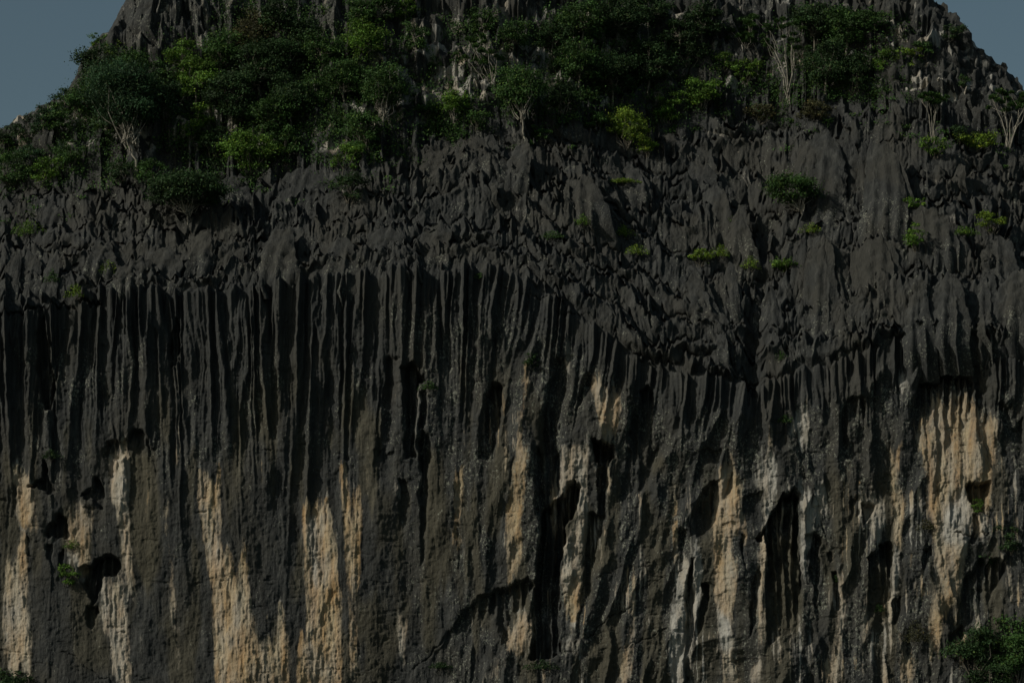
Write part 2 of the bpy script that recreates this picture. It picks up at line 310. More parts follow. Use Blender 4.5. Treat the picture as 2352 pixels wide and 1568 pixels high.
NLOW, NA, NB, NCc, ND = 50, 540, 210, 300, 14
tA = np.linspace(0, 1, NA); tB = np.linspace(0, 1, NB+1)[1:]; tC = np.linspace(0, 1, NCc+1)[1:]
py = np.concatenate([712-(712-rim)[None]*tA[:, None], rim[None]-(rim-topt)[None]*tB[:, None], topt[None]-(topt-outl)[None]*tC[:, None]**.85], 0)
PX = np.broadcast_to(px[None], py.shape).copy()
above = np.clip(rim[None]-py, 0, None)*.1; upp = np.clip(topt[None]-py, 0, None)*.1; fromout = (py-outl[None])*.1
rr_ = .3+2.6*ss(500, 600, PX)
ta = np.clip(rim[None]-np.maximum(py, topt[None]), 0, None)*.1
Y = 1.05*(ta-rr_*(1-np.exp(-ta/rr_)))+upp*.62
# stepped shelves: short fluted risers with toothed crests, sloping treads between them
U_ = (PX-512)*.1
Lst = np.interp(px, [-600, 300, 560, 660, 1600], [2.9, 2.9, 2.9, 3.4, 3.7])[None]
wq = fbm(U_/3.5, ta/16, 201, 2)*1.6+.35*np.floor(ta/Lst+1.15*fbm(U_/6.5, ta/5.5, 203, 3))
rdg = cusp(U_/1.7+wq); rdg2 = cusp(U_/.72+wq*1.7+fbm(U_/2, ta/4, 202, 2)); rdg3 = cusp(U_/.34+wq*2)
qn = 1.15*fbm(U_/6.5, ta/5.5, 203, 3)+.16*fbm(U_/1.6, ta/3, 204, 2)
q = ta/Lst+qn-.26*rdg-.13*rdg2-.04*rdg3; fq = q-np.floor(q)
stair = np.where(fq < .72, .30*fq/.72, .30+.70*(fq-.72)/.28)
stw = ss(.6, 2.2, ta)*(1-ss(.5, 3, upp))
Y += stw*Lst*1.0*(stair-fq)
riser = ss(0, .10, fq)*(1-ss(.70, .86, fq)); shelf = stw*riser
Y -= shelf*(.95*rdg*(.35+.65*fq)+.42*rdg2+.12*rdg3)
q2 = upp/5.2+1.2*fbm(U_/9, upp/8, 205, 3)+.4*fbm(U_/2, upp/4, 206, 3)-.15*cusp(U_/2.1+wq)-.08*rdg2; f2_ = q2-np.floor(q2)
Y += ss(.5, 4, upp)*5.2*.75*(np.where(f2_ < .7, .28*f2_/.7, .28+.72*(f2_-.7)/.3)-f2_)*ss(2, 6, fromout)
Y += 2.2*np.exp(-np.clip(fromout, 0, None)/1.2)*ss(-0.1, 1, upp)           # rolls over at the skyline
U = (PX-512)*.1; W = (341-py)*.1; below = np.clip(py-rim[None], 0, None)*.1
edgefall = 6*ss(30, 60, np.abs(U))**2*ss(0, 20, above)                      # shoulders swing back
Y = Y+edgefall
# large swells of the face
Y += 1.6*fbm(U/22, W/30, 21, 3)+.9*fbm(U/8, W/22, 22, 2)

shear = np.where((PX > 430) & (PX < 760), 1, 0)*1.0
shear = ss(430, 520, PX)*(1-ss(690, 780, PX))*.13
Us = U-shear*W
wrp = fbm(U/5, W/14, 31, 3)*1.6
# the fluted curtain below the rim
Lf = np.interp(px, [-600, 0, 300, 480, 560, 700, 1024, 1600], [13, 14, 15, 11, 6, 5, 5, 5])[None]
Lf = Lf*np.clip(1+.9*fbm(Us/1.6, 0*W+3, 36, 2)+.5*fbm(Us/6, 0*W+7, 37, 2), .35, 1.6)
env = np.exp(-(below/Lf)**2.2)*ss(-1.0, .5, below-above*2.0+.8+1.2*fbm(U/1.4, 0*W, 38, 2)*ss(430, 520, PX))
flp = fbm(Us/4.2, W/90, 33, 3)*2.2+.25*fbm(Us/3, W/16, 39, 2)
fl = cusp(Us/2.4+flp); fl2 = cusp(Us/.95+flp*2+wrp*.3+fbm(Us/2, W/9, 34, 2)); fl3 = cusp(Us/.42+wrp*2.1)
ampv = (.75+.9*fbm(Us/5, W/40, 35, 2))*(1-.38*ss(440, 520, PX))
flute = env*(ampv*1.25*fl**.9+.50*(.4+1.2*fbm(Us/4, W/25, 29, 2)+.5)*fl2+.14*fl3)
# general relief of the wall
wall = ss(0, 3, below)
rib = wall*((.62*cusp(Us/4.6+fbm(Us/7, W/12, 41, 3)*1.7)**.8)*(.7+.9*fbm(Us/6, W/6, 40, 2))+.24*cusp(Us/1.7+fbm(Us/3, W/9, 42, 3)*1.2)*(.5+fbm(Us/5, W/7, 43, 2)))
rough = wall*(.42*fbm(Us/2.0, W/3.6, 44, 5)+.16*np.abs(fbm(Us/.9, W/.8, 45, 4))+.05*fbm(Us/.22, W/1.6, 46, 2))
ledges = wall*.035*ss(.0, .5, fbm(U/5, W/.9+U*.04, 47, 3))
hx = PX+fbm(U/1.1, W/2.2, 51, 4)*4.0; hy = py+fbm(U/.8, W/1.5, 52, 4)*6.0
hol = sample(hollow, hx, hy)*(.66+.2*ss(330, 480, PX))*ss(-3, 0, below-above+.5)
rightw = ss(380, 640, PX)
palet = sample(pale, PX, py)
fwd = flute+rib*(.22+1.1*rightw)+rough*(1+.4*rightw)+palet*wall*(.30*np.abs(fbm(U/.9, W/2.0, 48, 4))+.14*fbm(U/.30, W/3, 49, 2))+hol*.45*(cusp(U/.8+.8*fbm(U/3, W/12, 56, 2))-.3)*ss(.3, 1.2, hol)+ledges-hol*(1.0+.35*fbm(U/.9, W/1.6, 53, 3))-.22*wall*(.5*ss(.32, .42, fbm(U/3+W*.15, W/.7, 54, 2)))*ss(0, .2, fbm(U/2.2, W/2.5, 55, 2))
# terrace and upper hill relief
terr = 1-ss(0, 2.5, below)
up_ = ss(.3, 2.5, above)
upk_ = ss(0, 4, upp)
tn = fbm(U/2.6+W*.25*shear*3, W/1.7, 61, 5)
tr = up_*((.16+.5*upk_)*tn+.35*upk_*cusp(U/2.2+fbm(U/4, W/5, 62, 3)*1.6)+.10*cusp(U/.6+fbm(U/1.5, W/1.5, 64, 2)*2))
upm = ss(0, 3, upp)
tr = tr*(1+.5*upm)+upm*(1.8*fbm(U/7, W/6, 65, 4)+.6*cusp(U/2.6+fbm(U/5, W/8, 66, 3)*1.8)+1.1*ss(.0, .25, fbm(U/5+9, W/2.6, 67, 3)))
tow = ss(118, 140, PX)*(1-ss(330, 365, PX))*(1-ss(52, 72, py))
tr = tr*(1-.4*tow)+tow*(1.2*cusp(U/2.3+.8*fbm(U/4, W/12, 68, 2))+.4*cusp(U/.9+fbm(U/2, W/8, 69, 2))+.9*ss(-.1, .3, fbm(U/5, W/8, 70, 2)))
for cx_, cy_, rx_, ry_, dd_ in ((186, 25, 6, 12, 2.6), (191, 52, 7, 9, 2.0), (152, 41, 3, 6, 1.4), (305, 18, 4, 8, 1.8), (310, 48, 6, 7, 2.0), (204, 40, 3, 9, 1.2)):
    tr = tr-dd_*ss(1.25, .8, np.hypot((PX+1.5*fbm(U/.5, W/.7, 74, 2)-cx_)/rx_, (py-cy_)/ry_+.25*np.sin(PX)))
tr = tr*ss(-.2, 2.5, fromout+.6)
gul = np.exp(-((PX-748-(py-400)*-.12)/9)**2)*ss(0, 4, above)*(1-ss(60, 140, rim[None]-py))
nx, ny, nz = world_at(PX, py, Y)
P = np.stack([nx, ny, nz], -1)
upk = ss(0, 3.0, above)
dirY = -(1-.45*upk); dirZ = .0+.75*upk
P[..., 1] += dirY*(fwd+tr)+gul*1.6
P[..., 2] += dirZ*(fwd+tr)+np.exp(-((below+above)/1.3)**2)*(.6*fl*ampv+.3*fl2)-gul*.5
P[..., 0] += wall*.10*fbm(U/1.1, W/1.1, 71, 2)+up_*.15*fbm(U/1.3, W/1.3, 72, 3)
NROW = P.shape[0]
# lower part down to the sea, and the back of the hill
low = []
for k in range(NLOW):
    f = (k+1)/NLOW; q = P[0].copy(); q[:, 2] = P[0, :, 2]*(1-f)-f*2.0
    q[:, 1] += (-1.5*np.sin(f*math.pi)+.8*fbm(U[0]/4, 0*U[0]+f*9, 81, 3))*min(1, f*5); low.append(q)
lowP = np.stack(low[::-1], 0)
back = []
for k in range(ND):
    f = (k+1)/ND; q = P[-1].copy(); q[:, 1] += 60*f; q[:, 2] = P[-1, :, 2]*(1-f**2)-f*2*0; q[:, 2] += 1.2*fbm(U[0]/4, 0*U[0]+f*9, 82, 3)*(1-f); back.append(q)
backP = np.stack(back, 0)

# masks per vertex: pale, warm, olive, lichen
sx = PX+fbm(U/.9, W/4, 91, 4)*4; sy = py+fbm(U/.55, W/5, 92, 3)*26
mp = sample(pale, sx, sy)*ss(-.5, .5, below-above+.3); mw = sample(warm, PX, py); mw = np.where(sample(pale, PX, py) > .05, mw, np.clip(.45+1.1*fbm(U/2.5, W/8, 105, 2), 0, 1)); mo = sample(oliv, PX+fbm(U, W/3, 93, 2)*3, py); mo = np.maximum(mo, .75*ss(.0, .32, fbm(U/2.6, W/13, 106, 3))*ss(5, 13, below))
ml = ss(-.2, .45, fbm(U/3, W/7, 94, 4)*1.3+.3*ss(10, 17, below)-.25*ss(0, 9, 9-below)*(PX < 450)+.35*np.exp(-((below-6)/5)**2)*(PX > 400)+.16*(PX > 400))*ss(1, 4, below)*(1-.6*ss(13, 20, below)*(1-ss(380, 470, PX)))*(1-.6*mo)
# bare pale limestone where the blocks have broken away on the upper hill
fresh = ss(.10, .30, fbm(U/2.2, W/1.3, 95, 4)+.16*upm-.15+.20*np.exp(-((PX-470)/110)**2)*upm+.10*np.exp(-((PX-225)/40)**2)*upm)*ss(.5, 2, above)*(.22+.78*np.exp(-((upp-3.0)/6.5)**2))
fresh = fresh*np.where(PX < 560, ss(-2.5, 1.5, upp-2.2), ss(0, 2.5, upp)); thin = (.62*ss(.10, .34, fbm(U/.42, W/11, 101, 3))+.3*ss(.1, .3, fbm(U/.2, W/7, 102, 2)))*ss(-.15, .25, fbm(U/4, W/7, 103, 3))*ss(7, 14, below)*(.25+.75*ss(400, 560, PX)); mp = np.maximum(mp, thin)
mw = np.clip(mw+.55*fbm(U/1.3, W/6, 104, 4)+(mp < .5)*0, 0, 1)
mp = np.maximum(mp, np.clip(fresh*.8+.25*upm*ss(.0, .3, fbm(U/1.2, W/2, 98, 3)), 0, .75)); mw = np.where(above > .2, .12+.7*fbm(U/2, W/2, 96, 2), mw)
ml = np.maximum(ml, np.maximum(ss(-.1, .3, fbm(U/2.2, W/2.2, 97, 3))*up_*.8, tow))
MASK = np.stack([np.clip(mp, 0, 1), np.clip(mw, 0, 1), np.clip(mo, 0, 1), np.clip(ml, 0, 1)], -1)

def make_mesh(name, verts, faces, nper, mats, attr=None, attrname='mask', smooth=True, parent=None):
    me = bpy.data.meshes.new(name)
    nv = len(verts); nf = len(faces)
    me.vertices.add(nv); me.vertices.foreach_set('co', np.ascontiguousarray(verts, dtype=np.float32).ravel())
    me.loops.add(nf*nper); me.loops.foreach_set('vertex_index', np.ascontiguousarray(faces, dtype=np.int32).ravel())
    me.polygons.add(nf); me.polygons.foreach_set('loop_start', np.arange(0, nf*nper, nper, dtype=np.int32))
    me.polygons.foreach_set('loop_total', np.full(nf, nper, dtype=np.int32))
    me.polygons.foreach_set('use_smooth', np.full(nf, smooth, dtype=bool))
    if attr is not None:
        a = me.attributes.new(attrname, 'FLOAT_COLOR', 'POINT')
        a.data.foreach_set('color', np.ascontiguousarray(attr, dtype=np.float32).ravel())
    me.materials.append(mats); me.update(calc_edges=True)
    ob = bpy.data.objects.new(name, me); scene.collection.objects.link(ob)
    if parent is not None: ob.parent = parent
    return ob
def gridfaces(nr, nc, base=0):
    i = np.arange(nr-1)[:, None]*nc+np.arange(nc-1)[None]+base
    return np.stack([i, i+1, i+nc+1, i+nc], -1).reshape(-1, 4)
def struct(o, label=None): o['kind'] = 'structure'; return o

# ------------------------------------------------------------------ materials
def nodes(name):
    m = bpy.data.materials.new(name); m.use_nodes = True
    nt = m.node_tree; return m, nt, nt.nodes, nt.links, nt.nodes['Principled BSDF']
def rock_material():
    m, nt, N, L, bs = nodes('limestone')
    def noise(scale, sc=(1, 1, 1), detail=4, rough=.6):
        mp_ = N.new('ShaderNodeMapping'); mp_.inputs['Scale'].default_value = sc; L.new(tc.outputs['Object'], mp_.inputs[0])
        n = N.new('ShaderNodeTexNoise'); n.inputs['Scale'].default_value = scale; n.inputs['Detail'].default_value = detail; n.inputs['Roughness'].default_value = rough
        L.new(mp_.outputs[0], n.inputs['Vector']); return n.outputs['Fac']
    def ramp(v, stops):
        r = N.new('ShaderNodeValToRGB'); e = r.color_ramp.elements
        while len(e) < len(stops): e.new(.5)
        for k, (p, c) in enumerate(stops): e[k].position = p; e[k].color = c if len(c) == 4 else (*c, 1)
        L.new(v, r.inputs[0]); return r.outputs['Color']
    def math_(op, a, b=None, c=None):
        n = N.new('ShaderNodeMath'); n.operation = op
        for i, v in enumerate((a, b, c)):
            if v is None: continue
            if isinstance(v, (int, float)): n.inputs[i].default_value = v
            else: L.new(v, n.inputs[i])
        return n.outputs[0]
    def mrange(v, a, b, smooth=True):
        n = N.new('ShaderNodeMapRange'); n.interpolation_type = 'SMOOTHSTEP' if smooth else 'LINEAR'
        L.new(v, n.inputs[0]); n.inputs[1].default_value = a; n.inputs[2].default_value = b; return n.outputs[0]
    def mix(f, a, b):
        n = N.new('ShaderNodeMix'); n.data_type = 'RGBA'
        for i, v in ((0, f), (6, a), (7, b)):
            if isinstance(v, (int, float)): n.inputs[i].default_value = v
            elif isinstance(v, tuple): n.inputs[i].default_value = (*v, 1)
            else: L.new(v, n.inputs[i])
        return n.outputs[2]
    tc = N.new('ShaderNodeTexCoord')
    at = N.new('ShaderNodeAttribute'); at.attribute_name = 'mask'
    sp = N.new('ShaderNodeSeparateColor'); L.new(at.outputs['Color'], sp.inputs[0])
    P_, W_, O_, Li = sp.outputs[0], sp.outputs[1], sp.outputs[2], at.outputs['Alpha']
    streak = noise(1.0, (1.6, 1.6, .12), 5, .65)
    fine = noise(3.0, (1.2, 1.2, .5), 5, .7)
    blot = noise(.16, (1, 1, .6), 4, .6)
    dark = ramp(streak, [(.28, (.020, .0218, .0220)), (.5, (.0405, .0430, .0418)), (.72, (.075, .077, .072))])
    dark = mix(math_('MULTIPLY', mrange(blot, .42, .62), .7), dark, (.050, .049, .042))
    olive = ramp(streak, [(.3, (.042, .040, .029)), (.7, (.098, .090, .064))])
    dark = mix(O_, dark, olive)
    tan = ramp(streak, [(.25, (.15, .11, .062)), (.42, (.35, .275, .16)), (.6, (.47, .375, .215)), (.75, (.52, .45, .31))])
    org = ramp(noise(.9, (1.3, 1.3, .18), 4, .6), [(.35, (.44, .37, .25)), (.65, (.37, .215, .09))])
    tan = mix(.7, tan, org)
    run = noise(1.0, (5.5, 5.5, .22), 3, .6)
    tan = mix(math_('MULTIPLY', mrange(run, .56, .72), .65), tan, (.13, .10, .07))
    tan = mix(math_('MULTIPLY', mrange(noise(.55, (1, 1, .4), 4, .65), .5, .68), .6), tan, (.27, .25, .21))
    whi = ramp(streak, [(.25, (.15, .155, .145)), (.5, (.37, .36, .325)), (.75, (.50, .48, .43))])
    palec = mix(W_, whi, tan)
    # broken edge of the stains
    e1 = math_('ADD', P_, math_('MULTIPLY', math_('SUBTRACT', fine, .5), 1.0))
    e1 = math_('ADD', e1, math_('MULTIPLY', math_('SUBTRACT', streak, .5), .9))
    pm = mrange(e1, .18, .60)
    pm = math_('MULTIPLY', pm, math_('MULTIPLY_ADD', P_, .55, .45))
    pm = math_('MULTIPLY', pm, math_('SUBTRACT', 1.0, math_('MULTIPLY', mrange(noise(1.3, (2.6, 2.6, .16), 4, .6), .55, .70), .45)))
    col = mix(pm, dark, palec)
    # grey-green lichen flecks
    vo = N.new('ShaderNodeTexVoronoi'); vo.inputs['Scale'].default_value = 2.6; vo.inputs['Randomness'].default_value = 1
    mpv = N.new('ShaderNodeMapping'); mpv.inputs['Scale'].default_value = (1.2, 1.2, .9); L.new(tc.outputs['Object'], mpv.inputs[0]); L.new(mpv.outputs[0], vo.inputs['Vector'])
    fl1 = noise(4.2, (1, 1, .8), 3, .75)
    thr = math_('MULTIPLY_ADD', Li, -.14, .70)
    lf = mrange(math_('SUBTRACT', math_('ADD', fl1, math_('MULTIPLY', math_('SUBTRACT', noise(.8, (1, 1, .5), 3, .6), .5), .35)), thr), 0, .06)
    vf = mrange(math_('SUBTRACT', math_('MULTIPLY', Li, .15), vo.outputs['Distance']), 0, .05)
    lf = math_('MAXIMUM', lf, vf)
    lf = math_('MULTIPLY', lf, math_('SUBTRACT', .62, math_('MULTIPLY', pm, .4)))
    col = mix(lf, col, (.25, .26, .21))
    L.new(col, bs.inputs['Base Color']); bs.inputs['Roughness'].default_value = .93
    bs.inputs['Specular IOR Level'].default_value = .15
    b1 = N.new('ShaderNodeBump'); b1.inputs['Strength'].default_value = .9; b1.inputs['Distance'].default_value = .22
    h = math_('ADD', math_('MULTIPLY', noise(2.2, (2.2, 2.2, .35), 5, .7), .8), math_('MULTIPLY', noise(2.6, (1, 1, 1), 5, .7), .8))
    L.new(h, b1.inputs['Height']); L.new(b1.outputs[0], bs.inputs['Normal'])
    return m
ROCK = rock_material()
def leaf_material():
    m, nt, N, L, bs = nodes('leaf')
    at = N.new('ShaderNodeAttribute'); at.attribute_name = 'leaf_tint'
    L.new(at.outputs['Color'], bs.inputs['Base Color']); bs.inputs['Roughness'].default_value = .62; bs.inputs['Specular IOR Level'].default_value = .2
    tr_ = N.new('ShaderNodeBsdfTranslucent'); L.new(at.outputs['Color'], tr_.inputs[0])
    mx = N.new('ShaderNodeMixShader'); mx.inputs[0].default_value = .25
    L.new(bs.outputs[0], mx.inputs[1]); L.new(tr_.outputs[0], mx.inputs[2]); L.new(mx.outputs[0], N['Material Output'].inputs[0])
    return m
LEAF = leaf_material()
def bark_material(name, c0, c1):
    m, nt, N, L, bs = nodes(name)
    n = N.new('ShaderNodeTexNoise'); n.inputs['Scale'].default_value = 2.5; n.inputs['Detail'].default_value = 4
    r = N.new('ShaderNodeValToRGB'); r.color_ramp.elements[0].position = .35; r.color_ramp.elements[0].color = (*c0, 1)
    r.color_ramp.elements[1].position = .65; r.color_ramp.elements[1].color = (*c1, 1)
    tc = N.new('ShaderNodeTexCoord'); L.new(tc.outputs['Object'], n.inputs['Vector'])
    L.new(n.outputs['Fac'], r.inputs[0]); L.new(r.outputs[0], bs.inputs['Base Color']); bs.inputs['Roughness'].default_value = .9
    return m
BARK = bark_material('grey_bark', (.10, .09, .07), (.20, .18, .14)); PALEB = bark_material('pale_bark', (.13, .12, .095), (.29, .27, .22))

# ------------------------------------------------------------------ the three bodies of rock
iR = NA-1; iT = NA+NB-1
av = np.concatenate([lowP, P[:iR+1]], 0); am = np.concatenate([np.repeat(MASK[:1], NLOW, 0), MASK[:iR+1]], 0)
struct(make_mesh('cliff', av.reshape(-1, 3), gridfaces(av.shape[0], NC), 4, ROCK, am.reshape(-1, 4)))

# screen look-up of the surface: nearest point of the rock behind a picture point
pjx, pjy = project(P)
LUT = np.full((900, 1300), np.inf); LUTP = np.zeros((900, 1300, 3))
ix = np.round(pjx+120).astype(int).ravel(); iy = np.round(pjy+160).astype(int).ravel(); PF = P.reshape(-1, 3)
ok = (ix >= 0) & (ix < 1300) & (iy >= 0) & (iy < 900)
idx = np.nonzero(ok)[0]; idx = idx[np.argsort(-PF[idx, 1])]
LUT[iy[idx], ix[idx]] = PF[idx, 1]; LUTP[iy[idx], ix[idx]] = PF[idx]
def at(x, y):
    i, j = int(round(x+120)), int(round(y+160))
    for r in (0, 1, 2, 3, 5, 8, 12, 20):
        a = LUT[max(0, j-r):j+r+1, max(0, i-r):i+r+1]
        if np.isfinite(a).any():
            k = np.argmin(a); jj, ii = np.unravel_index(k, a.shape)
            return LUTP[max(0, j-r)+jj, max(0, i-r)+ii].copy()
    return np.array(world_at(x, y, 5.0), dtype=float)

# karren blades: fluted, sharp-crested pinnacles growing out of the slope
def blade(base, Wd, Dp, H, yaw, lx, ly, rng):
    na, nt = (72, 26) if Wd > 1.5 else ((44, 18) if Wd > .7 else (26, 12))
    a = np.linspace(0, 2*math.pi, na, endpoint=False)[None]; t = np.linspace(0, 1, nt)[:, None]**.85
    c0 = rng.uniform(.35, .8) if Wd > .9 else rng.uniform(.15, .65)
    xs = np.cos(a)*(c0+(1-c0)*(1-t)**rng.uniform(.55, .9))
    ysn = np.sin(a)*(1-t)**rng.uniform(.7, 1.05)
    lam = rng.uniform(.45, .85)/Wd; ph = rng.uniform(0, 9)
    g = cusp(xs/lam*.5+ph+.25*np.sin(t*3+ph)); g2 = cusp(xs/lam*1.15+ph*2+.3*np.sin(t*5))
    depth = min(.5, .55/Dp)*(1-.3*t)*rng.uniform(.8, 1.2)
    ysn = ysn*(1-depth+depth*1.5*g+.26*min(1, .8/Dp)*g2)
    xs2 = xs*(1+.10*np.sin(a*3+ph)+.08*np.sin(a*5+ph*2))
    pk = rng.uniform(-.45, .45)
    prof = 1-rng.uniform(.25, .55)*np.abs(xs-pk)**rng.uniform(1.3, 2.2)
    z = t*(prof+min(.30, .55/H)*(g-.5)*t+min(.12, .22/H)*(g2-.5)*t)
    X = xs2*Wd; Yv = ysn*Dp; Z = np.where(t < .09, -.30*H-(.09-t)/.09*(.5*H+.5), z*H-.30*H)
    X = X+lx*Z+.10*Wd*np.sin(t*4+ph); Yv = Yv+ly*Z
    Yv = np.where(t < .001, Yv+.35*H+.5, Yv)
    n = fbm(X*1.1+base[0]*1.7, Z*1.1+Yv, int(rng.integers(1000)), 2)*.22*min(Wd, 1.5)
    X = X+n*np.cos(a); Yv = Yv+n*np.sin(a)
    cy_, sy_ = math.cos(yaw), math.sin(yaw)
    v = np.stack([X*cy_-Yv*sy_+base[0], X*sy_+Yv*cy_+base[1], Z+base[2]], -1)
    i = np.arange(nt-1)[:, None]*na; j = np.arange(na)[None]; j2 = (j+1) % na
    f = np.stack([i+j, i+j2, i+na+j2, i+na+j], -1).reshape(-1, 4)
    tt = np.broadcast_to(t, X.shape).ravel()
    return v.reshape(-1, 3), f, tt
BIGB = [(1895, 470, 130, 200, -.3), (1950, 450, 70, 170, -.2), (1850, 430, 70, 130, -.4), (2040, 470, 120, 170, -.25), (2000, 440, 60, 130, .1), (690, 480, 160, 110, -.15), (540, 450, 90, 60, -.3),
 (2010, 670, 130, 140, -.2), (1930, 650, 80, 110, .2), (1880, 720, 90, 190, -.3), (1830, 690, 60, 150, -.2), (1650, 520, 90, 110, -.5), (1620, 450, 90, 90, -.3), (1700, 560, 80, 100, -.4), (1090, 380, 140, 80, -.1), (1190, 400, 70, 85, -.5),
 (980, 400, 90, 70, -.2), (60, 655, 60, 90, -.2), (110, 650, 50, 80, -.4), (20, 660, 50, 90, 0.), (300, 640, 90, 60, .1), (370, 635, 110, 80, -.2), (230, 600, 90, 60, -.3), (110, 520, 100, 60, -.3), (2160, 560, 110, 100, -.2), (2280, 640, 120, 110, -.2),
 (2170, 725, 100, 110, -.3), (2110, 740, 70, 110, -.2), (2250, 730, 100, 120, -.3), (2320, 720, 90, 110, -.4), (1740, 740, 50, 90, -.2), (1790, 770, 50, 120, -.1), (1930, 760, 80, 90, -.2), (2020, 735, 80, 90, -.3), (1610, 700, 70, 90, -.2), (1680, 690, 50, 100, -.3),
 (1180, 480, 150, 70, -.2), (1330, 470, 120, 80, -.3), (1450, 440, 100, 80, -.3), (640, 600, 110, 90, -.2), (760, 620, 120, 90, -.3), (880, 600, 110, 90, -.2), (990, 590, 100, 90, -.3), (520, 640, 100, 90, -.2), (450, 600, 90, 80, -.3)]
def big_blades(seed):
    rng = np.random.default_rng(seed); vs = []; fs = []; ms = []; nb = 0
    for x, y, w, h, yaw in BIGB:
        x, y, w, h = x/2.297, y/2.297, w/2.297, h/2.297
        b = at(x, y); k = (b[1]+300)/FPX; Wd = w*k*.56; H = h*k*1.05/.7; Dp = min(Wd*.5, 1.5)
        lean = -.15*ss(520, 600, x)*(1-ss(740, 800, x))
        v, f, t = blade(b+np.array([0, .2+.35*Dp, .02*H]), Wd, Dp, H, yaw, lean, rng.uniform(.25, .4), rng)
        m = np.zeros((len(v), 4)); m[:, 1] = .4; m[:, 3] = .8*(1-ss(.3, .6, t)); m[:, 0] = 0
        vs.append(v); fs.append(f+nb); nb += len(v); ms.append(m)
    return np.concatenate(vs), np.concatenate(fs), np.concatenate(ms)
def blades(cands, seed):
    rng = np.random.default_rng(seed); vs = []; fs = []; ms = []; nb = 0
    for (x, y, s, upz) in cands:
        b = at(x, y)
        Wd = s*rng.uniform(.55, 1.0); H = s*rng.uniform(.8, 1.5)*(1.25 if rng.random() < .2 else 1)+.3; Dp = Wd*rng.uniform(.35, .65)
        lean = -.22*ss(520, 600, x)*(1-ss(740, 800, x))*ss(230, 290, y)
        v, f, t = blade(b+np.array([0, .2+.45*Dp, -.08*H]), Wd, Dp, H, rng.normal(-.35, .35), lean+rng.normal(0, .06), rng.normal(.12, .08), rng)
        vs.append(v); fs.append(f+nb); nb += len(v)
        m = np.zeros((len(v), 4)); m[:, 1] = rng.uniform(.0, .4)
        m[:, 0] = (rng.random() < upz*.4)*.3*(1-ss(.3, .7, t)); m[:, 3] = .85*(1-ss(.25, .7, t))*rng.uniform(.3, 1)
        ms.append(m)
    return np.concatenate(vs), np.concatenate(fs), np.concatenate(ms)
rg = np.random.default_rng(5); cB = []; cC = []

def area(x, y): return fbm(x/55, y/38, 7, 2)
for n_, smin, smax in ((26, 1.6, 2.5), (110, 1.0, 1.6), (420, .5, 1.0), (500, .25, .5)):
    got = []
    while len(got) < n_:
        x = rg.uniform(-60, 1084); r_ = np.interp(x, px, rim); t_ = np.interp(x, px, topt)
        y = rg.uniform(t_-4, r_-1); s = rg.uniform(smin, smax)*(1.12 if x > 620 else .92)
        if y > r_-(3+7*s): continue
        if smin > 1 and any((x-a_)**2+(1.3*(y-b_))**2 < (5.2*(s+c_))**2 for a_, b_, c_, _ in got): continue
        if smin > 1.9 and x < 420 and y > 235: continue
        got.append((x, y, float(s), .12+.25*((r_-y)/(r_-t_) > .7)))
    cB += got
for _ in range(800):
    x = rg.uniform(-60, 1084); t_ = np.interp(x, px, topt); o_ = np.interp(x, px, outl)
    y = rg.uniform(max(o_+2, -60), t_)
    rocky = ss(560, 760, x)*.6+ss(860, 930, x)*.6+.35
    if rg.random() > rocky: continue
    cC.append((x, y, float(rg.choice([.7, 1.0, 1.5, 2.3], p=[.35, .35, .2, .1])*rg.uniform(.8, 1.3)), .35 if x < 900 else .12))
bv, bf, bm = blades(cB, 1)
v2, f2, m2 = big_blades(4); bf = np.concatenate([bf, f2+len(bv)]); bv = np.concatenate([bv, v2]); bm = np.concatenate([bm, m2])
tv = P[iR:iT+1].reshape(-1, 3)
struct(make_mesh('rock_terrace', np.concatenate([tv, bv]), np.concatenate([gridfaces(NB+1, NC), bf+len(tv)]), 4, ROCK, np.concatenate([MASK[iR:iT+1].reshape(-1, 4), bm])))
cv, cf, cm = blades(cC, 2)
hv = np.concatenate([P[iT:], backP], 0); hm = np.concatenate([MASK[iT:], np.repeat(MASK[-1:], ND, 0)], 0)
struct(make_mesh('hill', np.concatenate([hv.reshape(-1, 3), cv]), np.concatenate([gridfaces(hv.shape[0], NC), cf+len(hv.reshape(-1, 3))]), 4, ROCK, np.concatenate([hm.reshape(-1, 4), cm])))

# sea under the cliff
def sea():
    m, nt, N, L, bs = nodes('sea_water'); bs.inputs['Base Color'].default_value = (.015, .04, .04, 1); bs.inputs['Roughness'].default_value = .12
    n = N.new('ShaderNodeTexNoise'); n.inputs['Scale'].default_value = .6; n.inputs['Detail'].default_value = 5
    tc = N.new('ShaderNodeTexCoord'); L.new(tc.outputs['Object'], n.inputs['Vector'])
    b = N.new('ShaderNodeBump'); b.inputs['Strength'].default_value = .5; b.inputs['Distance'].default_value = .3; L.new(n.outputs['Fac'], b.inputs['Height']); L.new(b.outputs[0], bs.inputs['Normal'])
    v = np.array([[-8000, -8000, 0], [8000, -8000, 0], [8000, 8000, 0], [-8000, 8000, 0]], float)
    struct(make_mesh('sea', v, np.array([[0, 1, 2, 3]]), 4, m, smooth=False))
sea()

